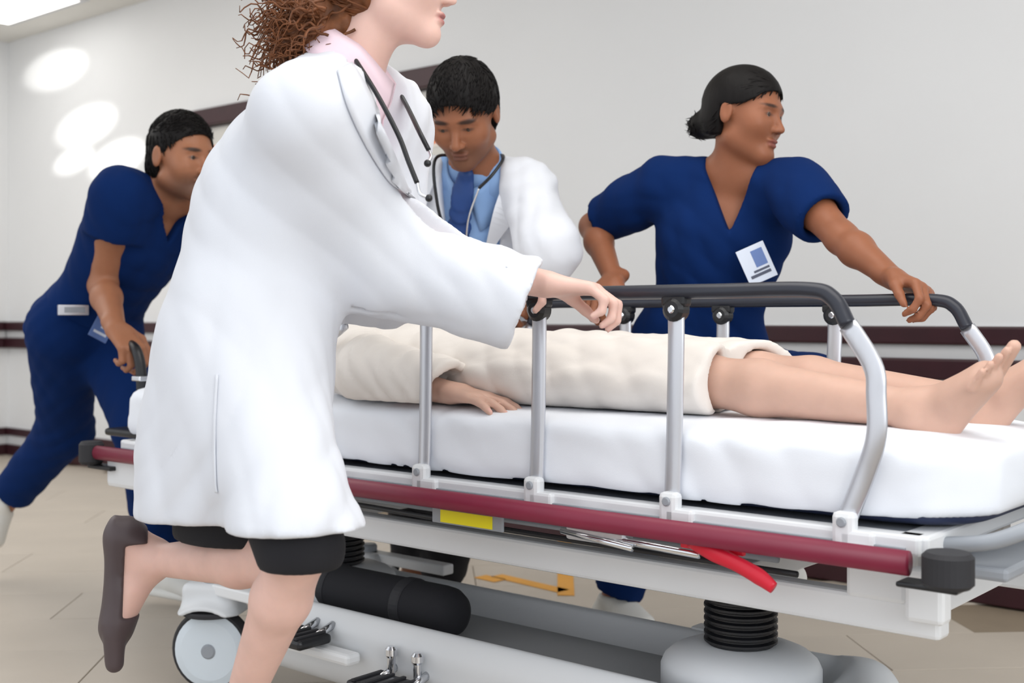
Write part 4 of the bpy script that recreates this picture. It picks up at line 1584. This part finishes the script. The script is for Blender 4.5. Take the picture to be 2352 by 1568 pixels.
steth([Pt(985, 345, 1.98), Pt(962, 300, 1.99), Pt(930, 235, 2.12), Pt(880, 150, 2.18), Pt(820, 112, 2.14), Pt(800, 112, 2.05), Pt(818, 140, 1.985), Pt(868, 220, 1.945), Pt(915, 310, 1.925), Pt(938, 370, 1.915), Pt(958, 420, 1.91)],
      [Pt(985, 345, 1.98), Pt(990, 360, 1.96), Pt(982, 375, 1.95)], [Pt(958, 420, 1.91), Pt(965, 445, 1.90), Pt(985, 455, 1.90)],
      'black stethoscope hung round the neck of the running woman doctor')

# hair: auburn, tied back with loose curls
F, L = hair_cap(J['head'], R, .97, sideburn=False, thick=.014, back_z=-.085, side_z=-.01)
cap = F.obj('hair', M_HAIRR, DR)
bk = L(0, -.12, .0)
strands(cap, 900, lambda p: nrm(bk - p), J['head'], .045, .0024, .002, M_HAIRR, 5, .006, .15)
hb = Pt(745, 62, 2.07)
F = Field(hb - .2, hb + .2, .0045)
r_ = np.random.default_rng(4)
F.ell(hb, Rx, A(.052, .060, .062), .02)
F.ell(Pt(800, 60, 2.06), Rx, A(.04, .05, .075), .03)
F.ell(Pt(705, 105, 2.06), Rx, A(.035, .04, .030), .03)
F.folds(.012, 13, 9, n=9)
F.obj('hair_bunch', M_HAIRR, DR)
bm = bmesh.new()
for i in range(520):
    u0, v0 = r_.normal(745, 38), r_.normal(55, 38)
    p = Pt(u0, v0, 2.07 + r_.normal(0, .035))
    dv = nrm(A(*(look(700, -90, 0) * (.6 + .5 * r_.random()) + UP * r_.normal(-.35, .5) + A(*r_.normal(0, .3, 3)))))
    e1 = nrm(np.cross(dv, r_.normal(size=3)))
    e2 = np.cross(dv, e1)
    n_t, ra, ln = 2.2 + r_.random() * 1.5, .006 + .008 * r_.random(), .055 + .06 * r_.random()
    tt = np.linspace(0, 1, 16)
    path = p + np.outer(tt * ln, dv) + np.outer(np.cos(tt * n_t * 6.28) * ra * tt, e1) + np.outer(np.sin(tt * n_t * 6.28) * ra * tt, e2) - np.outer(tt ** 2 * .02, UP)
    add_tube(bm, path, np.linspace(.0027, .0008, 16), 4)
o = link('hair_curls', bm_mesh('hair_curls', bm, True), M_HAIRR, DR)
o['kind'] = 'stuff'

# ---------------------------------------------------------------- the man pushing at the head end
ff = look(330, 48)
J = dict(fwd=ff, lat=lat_of(ff), hip=Pt(195, 745, 3.70), neck=Pt(385, 412, 3.52), head=Pt(425, 352, 3.42), hf=look(425, 40, -6), hu=UP)
J['head'] = Pt(419, 362, 3.43)
J['neck'] = Pt(378, 440, 3.52)
J['sh_r'] = Pt(278, 448, 3.38)
J['sh_l'] = Pt(490, 468, 3.62)
J['wr_r'] = A(-2.965, 1.80, .868)
J['wr_l'] = A(-2.965, 2.28, .868)
J['el_r'] = solve(J['sh_r'], 236, 655, .285, 3.0, 3.7, True)
J['el_l'] = (J['sh_l'] + J['wr_l']) / 2 + A(-.04, .08, -.06)
J['hp_r'] = J['hip'] - J['lat'] * .09 - UP * .03
J['hp_l'] = J['hip'] + J['lat'] * .09 - UP * .03
J['kn_r'] = solve(J['hp_r'], 150, 985, .43, 3.5, 4.4, True)
J['an_r'] = solve(J['kn_r'], 14, 1150, .40, 3.6, 4.8, True)
J['an_l'] = Pt(372, 1290, 3.72)
J['kn_l'] = solve(J['hp_l'], 330, 985, .43, 3.2, 4.0)
report('man nurse', J)
print('NURSE', J['wr_r'], J['el_r'], J['sh_r'], J['an_r'], J['an_l'])
NU = thing('person', 'bearded man in navy scrubs pushing the head end of the stretcher', 'person', (J['hip'][0], J['hip'][1], 0))
d_l = look(420, 60, -6)
d_r = nrm(Pt(40, 1290, 4.25) - Pt(14, 1160, 4.2))
dn_r = look(10, -100, -20)
body, R = build_body('nurse', NU, J, (158, 106, 78), False, head=dict(lips=(160, 96, 84), stubble=(60, 44, 38), brow=(24, 18, 16), brow_w=1.3), s=1.04,
                     hands=dict(r=dict(d=A(.72, .05, -.52), palm=A(-.3, .1, -1), curl=(45, 60, 40), s=1.03), l=dict(d=A(.72, -.05, -.52), palm=A(-.3, -.1, -1), curl=(45, 60, 40), s=1.03)),
                     feet=dict(r=dict(d=d_r, down=dn_r), l=dict(d=d_l, down=A(0, 0, -1))))
sneaker(NU, J['an_l'], d_l, A(0, 0, -1), 1)
sneaker(NU, J['an_r'], d_r, dn_r, -1)
F, L = hair_cap(J['head'], R, 1.04, thick=.005, top=.010, front_z=.064)
cap = F.obj('hair', M_HAIRB, NU)
strands(cap, 1500, lambda p: R[1] * .35 + R[2] * (.2 if (p - J['head']) @ R[2] > .06 else -1) - R[0] * .1, J['head'], .020, .0019, .004, M_HAIRB, 6)
scrub_top(NU, J, ff, TORSO_M, [J['sh_r'] + (J['el_r'] - J['sh_r']) * .42, J['sh_l'] + (J['el_l'] - J['sh_l']) * .5], .10, wide=1.0, off=.012, vdepth=.15, vwidth=.085, seed=31)
trousers(NU, J, ff, M_NAVY, prof=TORSO_M, seed=32)


def card(name, label, cat, c, nn, w, h, rolldeg, material, bands, thick=.002):
    """a small flat card, clip or device lying against cloth, facing nn"""
    Rr = head_axes(nn)
    rr = math.radians(rolldeg)
    x = Rr[0] * math.cos(rr) + Rr[2] * math.sin(rr)
    z = np.cross(x, Rr[1])
    rot = Matrix([[x[i], Rr[1][i], z[i]] for i in range(3)])
    o = box_obj(name, c, (w, thick, h), material, None, min(.0015, thick * .4), rot)
    tag(o, label, cat)
    for (nm, x0, x1, z0, z1, m_) in bands:
        cc = c + x * (x0 + x1) / 2 * w + z * (z0 + z1) / 2 * h + Rr[1] * (thick / 2)
        box_obj(nm, cc, ((x1 - x0) * w, .0012, (z1 - z0) * h), m_, o, 0, rot)
    return o


card('pager', 'silver pager clipped at the hip of the pushing man', 'pager', Pt(168, 712, 3.49), look(168, 10, 0), .085, .030, 0, M_ALU, [('pager_screen', -.38, .30, -.25, .3, M_GREYMETAL)], .016)
card('badge', 'pale blue badge dangling below the forearm of the pushing man', 'badge', Pt(236, 752, 3.46), look(230, 20, 0), .058, .075, 28, M_CARDBLUE, [('badge_photo', -.35, .1, -.05, .35, M_CARD), ('badge_line', -.35, .35, -.3, -.2, M_CARD)])

# ---------------------------------------------------------------- the woman nurse behind the stretcher
ff = look(1640, -12)
J = dict(fwd=ff, lat=lat_of(ff), hip=Pt(1598, 835, 3.05), neck=Pt(1690, 395, 2.92), head=Pt(1712, 264, 2.86), hf=look(1710, 62, -8), hu=nrm(UP + look(1700, 90) * .10))
J['sh_r'] = Pt(1525, 425, 3.00)
J['sh_l'] = Pt(1828, 435, 2.80)
J['wr_r'] = Pt(1410, 645, 2.95)
J['wr_l'] = Pt(2052, 640, 2.46)
J['el_r'] = solve(J['sh_r'], 1362, 520, .26, 2.6, 3.3, True)
J['el_l'] = (J['sh_l'] + J['wr_l']) / 2 + A(0, .0, -.0) + UP * -.015
J['hp_r'] = J['hip'] - J['lat'] * .085 - UP * .03
J['hp_l'] = J['hip'] + J['lat'] * .085 - UP * .03
J['kn_l'] = solve(J['hp_l'], 1862, 905, .40, 2.4, 3.3)
J['an_l'] = J['kn_l'] + A(-.17, .10, -.34)
J['kn_r'] = solve(J['hp_r'], 1500, 1115, .42, 2.8, 3.5, True)
J['an_r'] = Pt(1415, 1400, 3.40)
J['an_r'][2] = .10
report('woman nurse', J)
print('NURSE2', J['an_r'], J['kn_r'], J['an_l'])
NW = thing('person', 'dark haired woman in navy scrubs reaching along the far side rail', 'person', (J['hip'][0], J['hip'][1], 0))
d_r2, d_l2 = look(1500, 40, 0), look(1700, 40, -20)
body, R = build_body('nurse', NW, J, (147, 93, 66), True, head=dict(lips=(134, 74, 66), brow=(34, 24, 20)), s=.95,
                     hands=dict(r=dict(d=nrm(A(-.02, -.80, -.38)), palm=A(0, .35, -1), curl=(42, 62, 40), s=.97), l=dict(d=nrm(A(.86, -.38, -.26)), palm=A(.0, -.45, -1), curl=(38, 58, 40), s=.97, thumb=(.8, .4, .45))),
                     feet=dict(r=dict(d=d_r2, down=A(0, 0, -1)), l=dict(d=d_l2, down=A(0, 0, -1))))
sneaker(NW, J['an_r'], d_r2, A(0, 0, -1), -1, .92)
sneaker(NW, J['an_l'], d_l2, A(0, 0, -1), 1, .92)
F, L = hair_cap(J['head'], R, .95, sideburn=False, thick=.010, back_z=-.06, side_z=-.012, front_z=.060)
F.ell(L(0, -.120, -.030), R, A(.034, .030, .034), .02)
cap = F.obj('hair', M_HAIRB, NW)
bk = L(0, -.118, -.030)
strands(cap, 1300, lambda p: nrm(bk - p), J['head'], .030, .0016, .0004, M_HAIRB, 7, .001, .05)
scrub_top(NW, J, ff, TORSO_F, [J['sh_r'] + (J['el_r'] - J['sh_r']) * .82, J['sh_l'] + (J['el_l'] - J['sh_l']) * .62], .16, wide=1.0, off=.014, sr=(.060, .062, .063), vdepth=.155, vwidth=.062, seed=41)
trousers(NW, J, ff, M_NAVY, (.098, .082, .070), TORSO_F, seed=42, cut=.02)
card('badge', 'white identity badge swinging at the waist of the woman in scrubs', 'badge', Pt(1738, 605, 2.80), look(1738, 12, 0), .070, .088, -24, M_CARD, [('badge_photo', -.36, .05, -.1, .36, M_CARDBLUE), ('badge_line', -.36, .36, -.34, -.26, M_CARDDARK), ('badge_line', -.36, .2, -.22, -.16, M_CARDDARK)])

# ---------------------------------------------------------------- the man doctor leaning over from the far side
ff = look(1085, -14)
J = dict(fwd=ff, lat=lat_of(ff), hip=Pt(1070, 785, 3.42), neck=Pt(1092, 392, 3.12), head=Pt(1066, 262, 2.98), hf=look(1060, -18, -36), hu=UP)
J['sh_r'] = Pt(948, 428, 3.20)
J['sh_l'] = Pt(1206, 438, 3.10)
J['wr_l'] = Pt(1226, 652, 3.10)
J['wr_r'] = Pt(948, 665, 3.36)
J['el_l'] = solve(J['sh_l'], 1262, 570, .285, 2.7, 3.4)
J['el_r'] = (J['sh_r'] + J['wr_r']) / 2 + A(-.08, .06, 0)
J['hp_r'] = J['hip'] - J['lat'] * .09 - UP * .03
J['hp_l'] = J['hip'] + J['lat'] * .09 - UP * .03
J['an_r'] = Pt(950, 1405, 3.68)
J['an_l'] = Pt(1012, 1395, 3.56)
J['an_r'][2] = J['an_l'][2] = .10
J['kn_r'] = (J['hp_r'] + J['an_r']) / 2 + ff * .10
J['kn_l'] = (J['hp_l'] + J['an_l']) / 2 + ff * .10
report('man doctor', J)
MD = thing('person', 'dark haired man doctor in a white coat bending over the patient', 'person', (J['hip'][0], J['hip'][1], 0))
d_m = look(1090, 40, 0)
body, R = build_body('doctor', MD, J, (145, 93, 66), False, head=dict(lids_open=0, lips=(134, 78, 68), stubble=(96, 64, 48), brow=(24, 18, 16), brow_w=1.35), s=1.03,
                     hands=dict(l=dict(d=nrm(A(0, -.8, -.45)), palm=A(0, .3, -1), curl=(42, 62, 40)), r=dict(d=nrm(A(.1, -.8, -.42)), palm=A(0, .3, -1), curl=(42, 62, 40))),
                     feet=dict(r=dict(d=d_m, down=A(0, 0, -1)), l=dict(d=d_m, down=A(0, 0, -1))))
sneaker(MD, J['an_r'], d_m, A(0, 0, -1), -1)
sneaker(MD, J['an_l'], d_m, A(0, 0, -1), 1)
F, L = hair_cap(J['head'], R, 1.03, thick=.011, top=.006, front_z=.062)
cap = F.obj('hair', M_HAIRB, MD)
strands(cap, 1700, lambda p: R[1] * .9 - R[2] * .5 if (p - J['head']) @ R[1] > -.02 else -R[2] + R[1] * .15, J['head'], .024, .0021, .003, M_HAIRB, 8)
trousers(MD, J, ff, M_BLACKC, prof=TORSO_M, seed=52)
nk = J['neck']
F = field_around([nk, J['hip']], .26, .006)
F.loft(torso_secs(J['hip'], nk, ff, TORSO_M, .05, .98), J['lat'], .02, off=.004)
nd = nrm(J['head'] - R[1] * .02 - R[2] * .07 - nk)
F.cone(nk - nd * .03, nk - nd * .01, .074, .066, .02)
for a in 'rl':
    F.cone(nk, nk + (J['sh_' + a] - nk) * .8, .062, .055, .03)
collar('shirt_collar', MD, nk, nd, ff, J['lat'], M_BLUE, .066, .088, top=.048, drop_back=.045, drop_front=.095, gap=10, tilt=.016)
F.folds(.003, 12, 6, n=5)
F.obj('shirt', M_BLUE, MD)
tax = nrm(J['hip'] - nk)
tp = [nk + ff * .098 + tax * .035, nk + ff * .126 + tax * .10, nk + ff * .136 + tax * .20, nk + ff * .132 + tax * .34, nk + ff * .126 + tax * .44]
F = field_around(tp, .08, .005)
F.cone(tp[0] - tax * .012, tp[0] + tax * .022, .020, .015, .006, flat=(ff, .6))
pth = catmull(tp, 12)
for i in range(11):
    F.cone(pth[i], pth[i + 1], .018 + .022 * i / 11, .018 + .022 * (i + 1) / 11, .006, flat=(ff, .22))
F.obj('tie', M_TIE, MD)
F = field_around([nk, J['hip'] - UP * .28, J['sh_r'], J['sh_l'], J['wr_l'], J['wr_r']], .27, .007)
for a in 'rl':
    sh, el, wr = J['sh_' + a], J['el_' + a], J['wr_' + a]
    cd = nrm(wr - el)
    F.cone(nk + (sh - nk) * .3 - UP * .01, sh, .066, .070, .05)
    sleeve(F, sh, el, wr - cd * .02, .072, .067, .057, k=.05, hollow=.12)
low = [(J['hip'] - UP * h - ff * .01, .200 + h * .1, .150 + h * .12) for h in (.26, .14)]
secs = torso_secs(J['hip'], nk, ff, TORSO_M, 0, .97)
F.loft([(c, a + .026, b + .028) for c, a, b in secs], J['lat'], .05)
F.loft([(c, a, b) for c, a, b in low] + [(J['hip'] + UP * .06, .195, .145)], J['lat'], .05, axis=UP)
F.folds(.0055, 10, 61, dirs=[J['lat'] + UP * .6, UP + ff * .4, J['lat'] * .5 - UP], n=8)


def coat_open2(x, y, z):
    d = (np.abs(x) - np.clip(.072 + (z + .10) * .10, .05, .078)) * .95
    return np.maximum(d, -(y - .0))


Rt = [J['lat'], perp(-tax, ff), -tax]
F.carve(coat_open2, nk, Rt, .62, .008)
F.cone(nk - nd * .05, nk + nd * .16, .076, .074, .006, 's')
F.obj('coat', M_COAT, MD)
bm = bmesh.new()
for sgn in (1, -1):
    pts = [nk + nd * .035 + J['lat'] * sgn * .082, nk + ff * .09 - nd * .05 + J['lat'] * sgn * .092, nk + ff * .145 + tax * .14 + J['lat'] * sgn * .090, nk + ff * .150 + tax * .26 + J['lat'] * sgn * .074]
    ribbon(bm, pts, [J['lat'] * sgn], [.030, .060, .058, .012], .0035)
link('lapels', bm_mesh('lapels', bm), M_COAT, MD)
pk = nk + ff * .150 + tax * .27 + J['lat'] * .125
card('pen', 'dark pen clipped in the breast pocket of the man doctor', 'pen', pk + UP * .03, ff, .007, .10, 4, M_BLACKP, [], .006)
steth([nk + tax * .30 + ff * .150 + J['lat'] * .01, nk + tax * .20 + ff * .158 - J['lat'] * .03, nk + tax * .10 + ff * .140 - J['lat'] * .062, nk + ff * .07 - J['lat'] * .085 + nd * .03, nk - ff * .05 - J['lat'] * .05 + nd * .06, nk - ff * .05 + J['lat'] * .05 + nd * .06, nk + ff * .05 + J['lat'] * .088 + nd * .03, nk + tax * .03 + ff * .13 + J['lat'] * .078, nk + tax * .07 + ff * .150 + J['lat'] * .050],
      [nk + tax * .07 + ff * .150 + J['lat'] * .050, nk + tax * .16 + ff * .162 + J['lat'] * .030, nk + tax * .24 + ff * .160 + J['lat'] * .030, nk + tax * .27 + ff * .158 + J['lat'] * .052], None,
      'black and chrome stethoscope hung round the neck of the bending man doctor', chest=(nk + tax * .31 + ff * .158 + J['lat'] * .008, ff))
